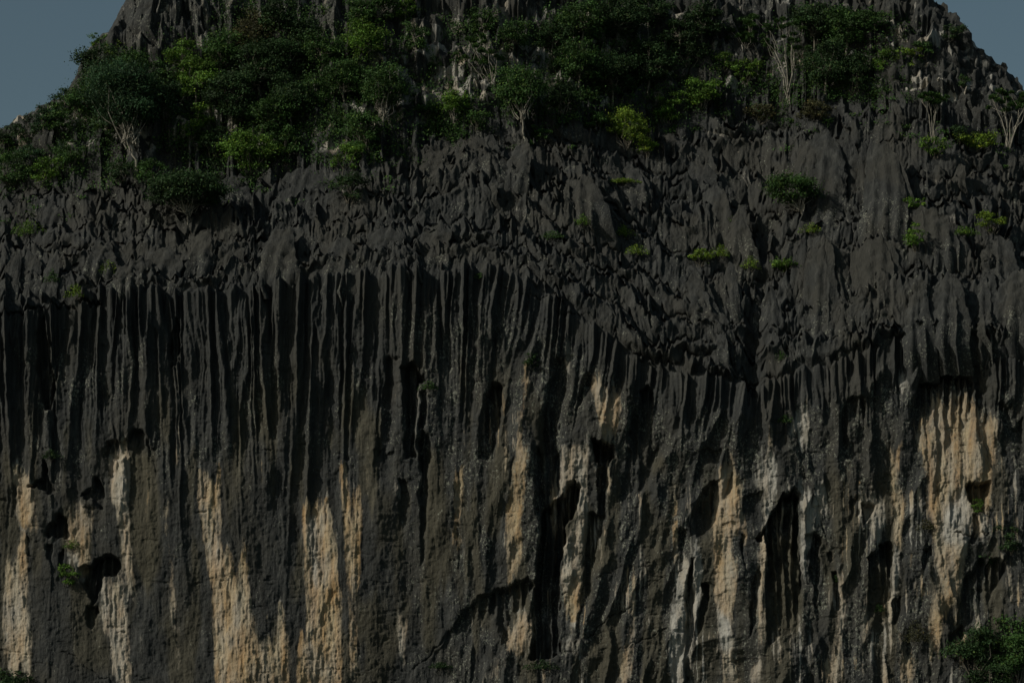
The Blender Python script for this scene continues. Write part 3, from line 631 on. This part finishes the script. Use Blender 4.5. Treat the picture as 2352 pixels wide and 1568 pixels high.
# ------------------------------------------------------------------ vegetation
TINT = {k: tuple(1.2*c for c in v) for k, v in dict(dark=(.022, .046, .016), mid=(.032, .070, .018), bright=(.060, .120, .018), lime=(.095, .155, .020), brown=(.042, .044, .020), cool=(.026, .058, .026)).items()}
def leaf_quads(C, Nrm, size, rng, aspect=.5):
    n = len(C); Nrm = Nrm/np.maximum(np.linalg.norm(Nrm, axis=1, keepdims=True), 1e-6)
    r = rng.normal(size=(n, 3)); a = np.cross(Nrm, r); a /= np.maximum(np.linalg.norm(a, axis=1, keepdims=True), 1e-6); b = np.cross(Nrm, a)
    s = size[:, None]; a = a*s; b = b*s*aspect
    v = np.stack([C-a, C+b-a*.1+Nrm*s*.12, C+a, C-b-a*.1+Nrm*s*.12], 1).reshape(-1, 3)
    return v, np.arange(4*n).reshape(-1, 4)
def tint_leaves(n, tint, rng, clump=None):
    base = np.array(TINT[tint]); f = rng.uniform(.6, 1.45, (n, 1))
    if clump is not None: f = f*clump[:, None]
    c = base[None]*f; y = rng.random(n) < .12; c[y] = c[y]*np.array([1.7, 1.3, .9])
    return np.repeat(np.concatenate([np.clip(c, 0, .4), np.ones((n, 1))], 1), 4, 0)
def tube(pts, r0, r1, sides=6):
    pts = np.array(pts, float); n = len(pts); V_ = []; F_ = []
    for i in range(n):
        d = pts[min(i+1, n-1)]-pts[max(i-1, 0)]; d /= max(np.linalg.norm(d), 1e-6)
        a = np.cross(d, [0.3, 1, .1]); a /= np.linalg.norm(a); b = np.cross(d, a); r = r0+(r1-r0)*i/(n-1)
        for k in range(sides):
            q = 2*math.pi*k/sides; V_.append(pts[i]+r*(math.cos(q)*a+math.sin(q)*b))
    for i in range(n-1):
        for k in range(sides): F_.append((i*sides+k, i*sides+(k+1) % sides, (i+1)*sides+(k+1) % sides, (i+1)*sides+k))
    return np.array(V_), np.array(F_)
def wobble(p0, p1, rng, n=6, amp=.08):
    p0 = np.array(p0, float); p1 = np.array(p1, float); L_ = np.linalg.norm(p1-p0)
    t = np.linspace(0, 1, n)[:, None]; w = rng.normal(size=(n, 3))*amp*L_*np.sin(t*math.pi)**.7
    return p0+(p1-p0)*t+w
def join(parts):
    vs = []; fs = []; nb = 0
    for v, f in parts: vs.append(v); fs.append(f+nb); nb += len(v)
    return np.concatenate(vs), np.concatenate(fs)
def thing(name, label, cat, loc, group):
    o = bpy.data.objects.new(name, None); scene.collection.objects.link(o); o.location = loc
    o['label'] = label; o['category'] = cat
    if group: o['group'] = group
    return o
def plant(kind, label, x, y, h, w, tint, seed, group=None, lean=0.0):
    """x, y: foot in the studied picture (2352 wide), h and w the size there"""
    rng = np.random.default_rng(1000+seed); x, y, h, w = x/2.297, y/2.297, h/2.297, w/2.297
    base = at(x, y); k = (base[1]+300)/FPX*1.03; H = h*k; Wd = w*k
    if group == GF: H *= 1.02-.2*(392 < x < 560); Wd *= 1.02-.22*(392 < x < 560)
    tall = kind == 'tall'
    if tall: kind = 'tree'
    names = dict(tree=('leafy_tree', 'tree'), stems=('pale_stemmed_tree', 'tree'), shrub=('shrub', 'shrub'), tuft=('tuft_plant', 'plant'), vine=('climbing_plant', 'climber'))
    nm, cat = names[kind]; root = thing(nm, label, cat, base.tolist(), group)
    wood = []; cents = []; rad = []
    if kind in ('tree', 'shrub', 'vine'):
        nc = int({'tree': 30, 'shrub': 20, 'vine': 14}[kind]*max(.7, min(2.2, Wd/4.5)))
        low_ = {'tree': .22, 'shrub': .05, 'vine': -.05}[kind]
        while len(cents) < nc:
            p = rng.uniform(-1, 1, 3)
            if np.linalg.norm(p) > 1 or np.linalg.norm(p) < .25: continue
            if tall: low_ = .40
            zz = low_+(1-low_)*(p[2]*.5+.5)
            c = np.array([p[0]*Wd*.40+lean*H*zz, p[1]*Wd*.30-.2, H*zz*.90]); cents.append(c); rad.append(rng.uniform(.06, .19)*(Wd+H)*.5)
        cents = np.array(cents); rad = np.array(rad)
        per = 1.0 if kind != 'tree' else .8
        Ls = float(np.clip(.06*math.sqrt(Wd+.6), .08, .14)); vv = []; nn = []; cl = []
        for c, r in zip(cents, rad):
            n = int(per*5.0*r*r/(Ls*Ls))+20; d = rng.normal(size=(n, 3)); d /= np.linalg.norm(d, axis=1, keepdims=True)
            d[:, 2] = np.where(d[:, 2] < -.25, -d[:, 2]*.6, d[:, 2])
            q = r*rng.uniform(.45, 1.12, (n, 1)); q[rng.random(n) < .26] *= rng.uniform(1.15, 1.8)
            pp = c+d*q*np.array([rng.uniform(.8, 1.4), 1, rng.uniform(.55, 1.1)]); pp += rng.normal(size=(n, 3))*r*.14
            vv.append(pp); nn.append(d*.7+rng.normal(size=(n, 3))*.55+np.array([0, 0, .35])); cl.append(np.full(n, rng.uniform(.55, 1.6)))
        vv = np.concatenate(vv); nn = np.concatenate(nn); cl = np.concatenate(cl)
        v, f = leaf_quads(vv, nn, rng.uniform(.6, 1.25, len(vv))*Ls, rng)
        make_mesh('crown' if kind == 'tree' else 'foliage', v, f, 4, LEAF, tint_leaves(len(vv), tint, rng, cl), 'leaf_tint', False, root)
        ntr = 1 if kind == 'tree' else 3
        fork = np.array([lean*H*.28, -.35, H*(.22 if tall else .38)]) if kind == 'tree' else np.array([0, 0, H*.12])
        if kind == 'tree': wood.append(tube(wobble((0, .2, -.4), fork, rng, 6, .03), (.011 if tall else .018)*H+.03, (.008 if tall else .013)*H+.02))
        for c in cents[:max(5, int(nc*.7))]:
            st = fork+rng.normal(size=3)*.03*H if kind == 'tree' else np.array([rng.normal()*.05*Wd, .2, -.2])
            wood.append(tube(wobble(st, c, rng, 5, .06), (.006 if tall else .009)*H+.015, .010, 5))
        v, f = join(wood); make_mesh('trunk' if kind == 'tree' else 'stem', v, f, 4, PALEB if tall else BARK, parent=root)
    elif kind == 'stems':
        n = max(3, int(3+Wd*.9)); tv_ = []; tn_ = []; wood = []
        for i in range(n):
            top = np.array([(i/(n-1)-.5)*Wd*.8+rng.normal()*.1*Wd+lean*H, rng.normal()*.12*Wd, H*rng.uniform(.62, .98)])
            mid = top*np.array([.35, .35, .5])+np.array([0, 0, 0])
            pth = np.concatenate([wobble((rng.normal()*.12, .2, -.4), mid, rng, 4, .04), wobble(mid, top, rng, 5, .05)[1:]])
            wood.append(tube(pth, .008*H+.02, .022, 6))
            tips = [top]
            for _ in range(rng.integers(2, 4)):
                s_ = pth[rng.integers(4, 7)]; e_ = s_+np.array([rng.normal()*.16*Wd, rng.normal()*.12*Wd, H*rng.uniform(.12, .28)])
                wood.append(tube(wobble(s_, e_, rng, 4, .08), .028, .014, 5)); tips.append(e_)
            for tp in tips:
                m_ = 170; d = rng.normal(size=(m_, 3)); d /= np.linalg.norm(d, axis=1, keepdims=True); d[:, 2] = np.abs(d[:, 2])*.9
                r = rng.uniform(.3, .55); tv_.append(tp+d*r*rng.uniform(.3, 1.1, (m_, 1))); tn_.append(np.cross(d, rng.normal(size=(m_, 3))))
        C_ = np.concatenate(tv_); Nn = np.concatenate(tn_)
        v, f = leaf_quads(C_, Nn, rng.uniform(.10, .18, len(C_)), rng, .38)
        make_mesh('crown', v, f, 4, LEAF, tint_leaves(len(C_), tint, rng), 'leaf_tint', False, root)
        v, f = join(wood); make_mesh('trunk', v, f, 4, PALEB, parent=root)
    elif kind == 'tuft':
        n = int(70+Wd*Wd*130); ang = rng.uniform(0, 2*math.pi, n); r = Wd*.5*np.sqrt(rng.random(n))
        z = H*(1-(r/(Wd*.5))**2*.7)*rng.uniform(.15, 1, n)
        lob = 1+.35*np.sin(ang*3+seed)+.2*np.sin(ang*5+seed)
        C_ = np.stack([np.cos(ang)*r*lob, np.sin(ang)*r*.7-.15, z], -1)
        v, f = leaf_quads(C_, rng.normal(size=(n, 3))+[0, -.2, .5], rng.uniform(.06, .13, n), rng, .45)
        make_mesh('foliage', v, f, 4, LEAF, tint_leaves(n, tint, rng), 'leaf_tint', False, root)
        for _ in range(5): wood.append(tube(wobble((0, .1, -.2), C_[rng.integers(n)], rng, 4, .1), .025, .01, 4))
        v, f = join(wood); make_mesh('stem', v, f, 4, BARK, parent=root)
    return root
GF = 'trees and shrubs covering the upper hill'; GT = 'small shrubs rooted among the karst pinnacles'; GC = 'plants clinging to the cliff face'; GP = 'pale stemmed trees on the rock'
PLANTS = [
('shrub',8,335,55,50,'dark',GF,0,'small dark shrub cut by the left edge of the photo, against the sky'),
('shrub',62,335,78,85,'dark',GF,0,'dark bush on the left skyline, lower neighbour of the pointed treelet'),
('tree',98,325,96,62,'cool',GF,.05,'pointed treelet sticking up from the left skyline into grey sky'),
('shrub',140,325,105,100,'mid',GF,0,'round green shrub on the left slope just right of the pointed skyline treelet'),
('shrub',175,270,60,70,'cool',GF,0,'shrub hugging the left skyline where the slope steepens'),
('tree',200,290,120,110,'mid',GF,0,'bushy tree left of the fork-trunked pale tree, its crown touching the skyline'),
('shrub',35,435,95,120,'mid',GF,0,'wide green shrub at the left edge of the photo just above bare rock'),
('shrub',110,425,75,90,'bright',GF,0,'brighter shrub below the pale rock scar at far left'),
('shrub',160,395,90,90,'mid',GF,0,'shrub spilling over grey rock right of the pale scar at far left'),
('tree',225,215,130,100,'dark',GF,0,'dark tree high on the left skyline below the rock peak'),
('shrub',262,130,45,50,'lime',GF,0,'tiny yellowish shrub on the rock peak at the upper left skyline'),
('shrub',285,175,70,90,'dark',GF,0,'dark bush at the foot of the upper left rock tower'),
('shrub',225,110,40,55,'bright',GF,0,'little bright shrub perched at the skyline left of the rock tower'),
('tall',318,385,265,190,'cool',GF,-.22,'tall tree with pale forked trunk leaning left, left of the dark forest'),
('tree',385,330,150,110,'dark',GF,0,'dark tree standing just right of the fork-trunked pale tree'),
('shrub',365,215,80,100,'mid',GF,0,'shrub under the vertical rock tower at upper left'),
('tree',450,255,140,110,'bright',GF,0,'light green tree in the hollow right of the rock tower'),
('shrub',440,330,100,100,'bright',GF,0,'light green shrub above the pale boulders, left of the dark forest'),
('tree',420,180,90,90,'bright',GF,0,'light green treetop directly beneath the caves of the rock tower'),
('tree',505,190,130,120,'mid',GF,0,'mid green tree leaning on the rock tower right side'),
('tree',530,300,150,140,'dark',GF,0,'broad dark tree at the left edge of the dark forest'),
('tree',590,250,170,150,'dark',GF,0,'largest dark crown in the middle of the left forest'),
('tree',650,215,150,130,'dark',GF,0,'dark tree high in the forest below the grooved cliff'),
('tree',590,130,110,130,'brown',GF,0,'dull olive tree at the top of the left forest'),
('tree',665,300,140,130,'dark',GF,0,'dark tree at the right side of the left forest'),
('shrub',720,250,90,100,'mid',GF,0,'shrub between the dark forest and the grey rock rib'),
('tree',740,180,120,100,'mid',GF,0,'tree reaching up the rock wall right of the left forest'),
('shrub',575,395,105,150,'bright',GF,0,'bright yellow-green shrub at the forest foot above the fluted boulder'),
('shrub',655,380,90,110,'mid',GF,0,'green shrub at the forest foot, right neighbour of the bright yellow-green one'),
('shrub',500,360,70,90,'dark',GF,0,'low dark shrub above the pale boulders at the forest foot'),
('tall',432,515,120,210,'dark',GT,0,'wide flat-topped dark treelet standing alone on the grey pinnacles at left'),
('shrub',355,430,70,100,'mid',GF,0,'green shrub at the foot of the fork-trunked pale tree'),
('shrub',805,470,95,90,'dark',GT,0,'dark bush hanging over the pinnacles below the forest, right of the fluted boulder'),
('tree',790,260,140,110,'mid',GF,0,'tree in front of the grey rock rib, left of the thin trunked one'),
('tree',840,180,150,110,'bright',GF,0,'light green tree growing up the middle of the upper hill'),
('tree',870,85,110,100,'mid',GF,0,'tree at the top edge of the photo left of centre'),
('tall',882,300,170,120,'mid',GF,0,'thin-trunked tree above the pale notch in the centre left'),
('shrub',835,345,100,120,'mid',GF,0,'dense shrub filling the corner left of the pale notch'),
('shrub',790,400,90,90,'bright',GF,0,'light shrub at the lower right corner of the left forest'),
('shrub',905,235,80,80,'dark',GF,0,'dark shrub behind the pale notch in the centre'),
('tree',950,130,120,90,'mid',GF,0,'tree on the rock wall left of the twin thin trunks'),
('tall',1045,300,130,95,'bright',GF,0,'round-headed small tree with short pale trunk at hill centre'),
('shrub',975,275,55,90,'mid',GF,0,'low shrub left of the round-headed small tree'),
('shrub',1095,300,70,90,'mid',GF,0,'shrub at the right foot of the round-headed small tree'),
('stems',1140,240,170,90,'mid',GP,-.2,'spray of thin long trunks leaning left in the hill centre'),
('tall',1205,315,190,120,'mid',GP,-.12,'pale slender-trunked tree standing on a dark rock knob at hill centre'),
('shrub',1245,335,70,90,'mid',GF,0,'shrub on the rocks right of the slender-trunked tree'),
('tree',1180,140,130,110,'mid',GF,0,'tree high in the centre with a bare leaning trunk'),
('tree',1270,140,130,130,'dark',GF,0,'dark tree right of the bare leaning trunk'),
('tree',1340,110,120,130,'mid',GF,0,'mid green tree near the top edge right of centre'),
('tree',1420,120,140,140,'dark',GF,0,'dark crown near the top edge above the ivy bush'),
('tree',1490,90,110,120,'dark',GF,0,'very dark treetop beside the deep rock shadow at the top edge'),
('tree',1330,215,130,130,'mid',GF,0,'tree in the left half of the central wood'),
('tree',1410,240,140,140,'dark',GF,0,'dark tree directly above the bright ivy bush'),
('tree',1490,215,130,120,'dark',GF,0,'dark tree above the white hanging rock'),
('shrub',1290,255,70,100,'dark',GF,0,'dark low shrub at the foot of the central wood'),
('shrub',1440,345,120,100,'lime',GF,0,'bright ivy-covered bush below the central wood, left of its twin'),
('shrub',1490,360,100,70,'lime',GF,0,'bright ivy bush trailing down the rock, right of its twin'),
('shrub',1535,285,85,70,'bright',GF,0,'bright shrub right of the white hanging rock'),
('shrub',1580,170,100,90,'dark',GF,0,'dark shrub on the ledge right of the central wood'),
('tree',1610,110,110,100,'dark',GF,0,'dark tree under the rock overhang at the top right of centre'),
('shrub',1612,248,70,115,'bright',GF,0,'broad domed bush on top of the broken rock step'),
('shrub',1655,180,65,65,'bright',GF,0,'small round bright shrub, left one of a pair on the right hill'),
('shrub',1712,195,80,80,'bright',GF,0,'small bright shrub, right one of a pair beside the leaning trunks'),
('stems',1745,165,120,70,'mid',GP,-.35,'leaning pale trunks with a tufted top left of the tallest pale tree'),
('stems',1815,240,195,110,'mid',GP,.0,'tallest pale tree with many upright stems on the right hill'),
('tree',1870,130,140,130,'dark',GF,0,'big dark tree behind the tallest pale tree'),
('tree',1945,130,130,130,'mid',GF,0,'tree beneath the cracked summit rocks at right'),
('tree',1900,220,140,130,'dark',GF,0,'dark tree right of the foot of the tallest pale tree'),
('shrub',1965,215,100,110,'dark',GF,0,'dark shrub mass below the cracked summit rocks'),
('shrub',2030,175,75,70,'bright',GF,0,'bright shrub on the right slope, left one of two'),
('shrub',2085,160,60,85,'lime',GF,0,'yellow-green shrub on the right slope, right one of two'),
('shrub',1745,285,50,90,'brown',GF,0,'dull olive scrub at the foot of the leaning pale trunks'),
('shrub',1870,275,40,110,'brown',GF,0,'low dull scrub above the tall fluted pinnacles'),
('shrub',20,360,60,80,'mid',GF,0,'shrub filling the left edge between the skyline bush and the wide green shrub'),
('shrub',75,385,60,80,'cool',GF,0,'small shrub above the pale rock scar at far left'),
('tree',150,265,70,70,'dark',GF,0,'small dark tree breaking the left skyline at mid slope'),
('shrub',245,330,90,100,'dark',GF,0,'dark shrub behind the fork-trunked pale tree'),
('shrub',275,420,60,80,'dark',GF,0,'low dark shrub among boulders left of the fork-trunked pale tree foot'),
('tree',345,290,120,100,'mid',GF,0,'mid green tree behind the fork-trunked pale tree'),
('tree',300,200,90,100,'mid',GF,0,'green tree under the left end of the rock tower'),
('tree',625,330,130,120,'mid',GF,0,'mid green tree at the lower middle of the left forest'),
('tree',480,370,80,80,'mid',GF,0,'small tree over the pale boulders at the forest foot'),
('tree',700,140,110,90,'dark',GF,0,'dark tree in the gully beside the grooved cliff'),
('tree',640,90,100,110,'dark',GF,0,'dark tree cut by the top edge above the left forest'),
('tree',820,80,90,90,'mid',GF,0,'tree on the ledge at the top edge, left neighbour of the one left of centre'),
('tree',930,60,90,80,'bright',GF,0,'bright tree at the top edge between two rock ribs'),
('shrub',990,180,80,80,'mid',GF,0,'shrub on pale rubble at the upper centre'),
('shrub',1050,150,60,60,'mid',GF,0,'small shrub under the pitted rock at the upper centre'),
('tree',1110,90,90,90,'mid',GF,0,'tree above the spray of leaning trunks at the top edge'),
('shrub',1370,300,60,90,'mid',GF,0,'low shrub on the broken ledge under the central wood'),
('tree',1560,130,100,100,'dark',GF,0,'dark tree left of the rock overhang near the top'),
('shrub',1690,90,70,90,'mid',GF,0,'shrub on grey rock above the leaning pale trunks'),
('tree',2010,90,80,80,'mid',GF,0,'small tree in a crack of the summit rocks at right'),
('shrub',2120,130,40,60,'mid',GF,0,'small dark-green shrub under the right skyline'),
('shrub',2200,330,50,70,'dark',GF,0,'dark shrub in the shadowed hollow of the right shoulder'),
('shrub',2185,92,45,70,'dark',GF,.3,'dark shrub jutting into the sky from the right skyline'),
('shrub',2210,205,35,50,'mid',GF,0,'small shrub on the bare right shoulder'),
('stems',2145,330,125,60,'mid',GP,0,'pale dragon-tree-like plant with three stems on the right shoulder'),
('stems',2318,345,150,100,'mid',GP,.1,'cluster of white bare stems at the right edge of the photo'),
('shrub',2148,365,65,75,'bright',GF,0,'green shrub at the foot of the three-stemmed pale plant'),
('shrub',2240,345,50,110,'lime',GF,0,'flat bright shrub between the three-stemmed plant and the white stems'),
('tall',1857,512,115,150,'mid',GT,-.45,'small lone tree with bent white trunk leaning left among the pinnacles'),
('tuft',65,542,42,62,'bright',GT,0,'bright tuft on the pinnacles at far left'),
('tuft',250,635,42,36,'lime',GT,0,'bright tuft above the fluted rim, upper one of two at left'),
('tuft',175,685,38,36,'lime',GT,0,'bright tuft on the fluted rim, lower one of two at left'),
('tuft',120,650,40,30,'mid',GT,0,'thin green sprig in the dark cleft at the left rim'),
('tuft',1340,520,32,36,'bright',GT,0,'small tuft at the middle of the terrace beside a rounded rock'),
('tuft',1432,545,30,40,'lime',GT,0,'tuft right of the rounded rock in the middle of the terrace'),
('tuft',1462,585,28,44,'lime',GT,0,'yellowish tuft in the middle of the terrace left of the brightest one'),
('tuft',1268,550,22,42,'mid',GT,0,'dull green tuft on the terrace, leftmost of the middle group'),
('shrub',1608,612,45,78,'lime',GT,0,'brightest dome-shaped shrub on the terrace right of centre'),
('tuft',1655,592,34,40,'lime',GT,0,'bright tuft close behind the brightest terrace shrub'),
('tuft',1727,618,36,36,'lime',GT,0,'upright bright tuft between the two terrace shrubs'),
('shrub',1812,628,42,92,'bright',GT,0,'wide low shrub on the terrace left of the grey wall'),
('tuft',1430,423,14,60,'lime',GT,0,'flat yellow-green mat on a rock slab below the ivy bushes'),
('tuft',1685,518,24,26,'bright',GT,0,'little green tuft left of the lone bent tree'),
('tuft',1862,538,28,40,'lime',GT,0,'bright tuft at the foot of the lone bent tree'),
('shrub',2100,480,36,66,'bright',GT,0,'bright leafy shrub below the huge fluted block at right'),
('shrub',2108,575,75,60,'bright',GT,0,'green shrub in the cleft of the right terrace'),
('shrub',2282,535,55,80,'lime',GT,0,'rounded bright shrub near the right edge of the terrace'),
('tuft',2215,542,26,50,'bright',GT,0,'small green patch left of the rounded bright shrub at the right edge'),
('tuft',1104,640,16,24,'mid',GT,0,'tiny green sprig on the rim at the centre of the cliff'),
('tuft',1795,830,28,26,'mid',GT,0,'small sprig in the bottom of the dark gully'),
('shrub',1220,845,34,58,'dark',GC,0,'dark bush clinging below the rim at the centre'),
('tuft',985,895,24,36,'mid',GC,0,'mossy tuft above the white dripstone in the centre left'),
('tuft',118,1055,24,40,'dark',GC,0,'dark tuft in the long crack at far left'),
('shrub',155,1345,60,62,'bright',GC,0,'green plant hanging beside the big black cave at lower left'),
('tuft',165,1262,28,32,'bright',GC,0,'tuft at the lip of the white rock at lower left'),
('tuft',1802,972,24,26,'mid',GC,0,'tuft beside the white slab right of centre'),
('shrub',1590,1325,46,24,'dark',GC,0,'narrow climber in the black slot of the lower right cliff'),
('shrub',2246,1180,40,26,'bright',GC,0,'bright climber hanging in the round cave at right'),
('shrub',2320,1270,75,90,'dark',GC,0,'dark shrub spilling down the right edge of the cliff'),
('shrub',2270,1300,50,70,'dark',GC,0,'dark trailing shrub above the shaded niche at the right'),
('shrub',2265,1600,170,190,'dark',GC,0,'large dark bush in the lower right corner'),
('shrub',2340,1590,200,150,'mid',GC,0,'green bush cut by the lower right corner, tallest there'),
('shrub',25,1600,65,130,'dark',GC,0,'dark bush in the lower left corner'),
('tuft',2100,1480,60,70,'brown',GC,0,'dry brownish scrub hanging on the lower right cliff'),
('tuft',2130,1220,30,40,'brown',GC,0,'dry tuft beside the orange wall at right'),
('tuft',2020,1405,22,22,'mid',GC,0,'small plant inside the tall niche at lower right'),
('tuft',1920,1340,22,16,'mid',GC,0,'small plant in the pointed slot at lower right'),
('tuft',1010,1535,16,40,'dark',GC,0,'dark plants on the diagonal ledge at the bottom centre'),
('tuft',1245,1540,26,60,'dark',GC,0,'dark plants under the deep cleft at the bottom centre'),
]
for i, (kind, x, y, h, w, tint, grp, lean, label) in enumerate(PLANTS):
    plant(kind, label, x, y, h, w, tint, i, grp, lean)

# creeping undergrowth between the trees: nobody could count it
def undergrowth():
    rng = np.random.default_rng(3); C_ = []; D_ = []; F_ = []
    zones = V([(180,240),(300,200),(420,215),(600,120),(700,200),(760,260),(900,150),(1000,250),(1150,200),(1300,160),(1450,130),(1600,180),(1850,150),(2050,150),(620,300),(450,330),(200,340),(60,390),(860,330),(1450,280),(1750,200),(1950,200),(1050,270),(1300,230),(700,80),(560,60),(1080,60)])
    rr = [90,100,120,160,140,110,110,90,110,150,140,100,120,90,150,110,110,90,90,90,90,110,60,90,80,80,70]
    for (zx, zy), r in zip(zones, rr):
        r /= 2.297
        for _ in range(int(r*1.7)):
            x = zx+rng.normal()*r*.5; y = zy+rng.normal()*r*.42
            if y > np.interp(x, px, topt)+4 or y < np.interp(x, px, outl)+6: continue
            if fbm(x/14, y/12, 77, 2) < -.12: continue
            b = at(x, y); n = 55; s = rng.uniform(.35, 1.0)
            C_.append(b+rng.normal(size=(n, 3))*[s, s*.4, s*.7]+[0, -.25, .1]); D_.append(rng.normal(size=(n, 3))+[-.3, -.6, .5]); F_.append(np.full(n, rng.uniform(.6, 1.5)))
    for _ in range(420):
        x = rng.uniform(0, 1024); y = np.interp(x, px, topt)+rng.normal()*14+4*(x > 600)
        if fbm(x/30, y/20, 79, 2) < .0: continue
        b = at(x, y); n = 34; s = rng.uniform(.2, .6)
        C_.append(b+rng.normal(size=(n, 3))*[s, s*.3, s*.45]+[0, -.2, .1]); D_.append(rng.normal(size=(n, 3))+[-.3, -.6, .5]); F_.append(np.full(n, rng.uniform(.6, 1.9)))
    C_ = np.concatenate(C_); D_ = np.concatenate(D_); F_ = np.concatenate(F_)
    v, f = leaf_quads(C_, D_, rng.uniform(.08, .17, len(C_)), rng)
    o = make_mesh('undergrowth', v, f, 4, LEAF, tint_leaves(len(C_), 'mid', rng, F_), 'leaf_tint', False)
    o['kind'] = 'stuff'; o['label'] = 'low creeping undergrowth between the trees on the hill'; o['category'] = 'undergrowth'
undergrowth()
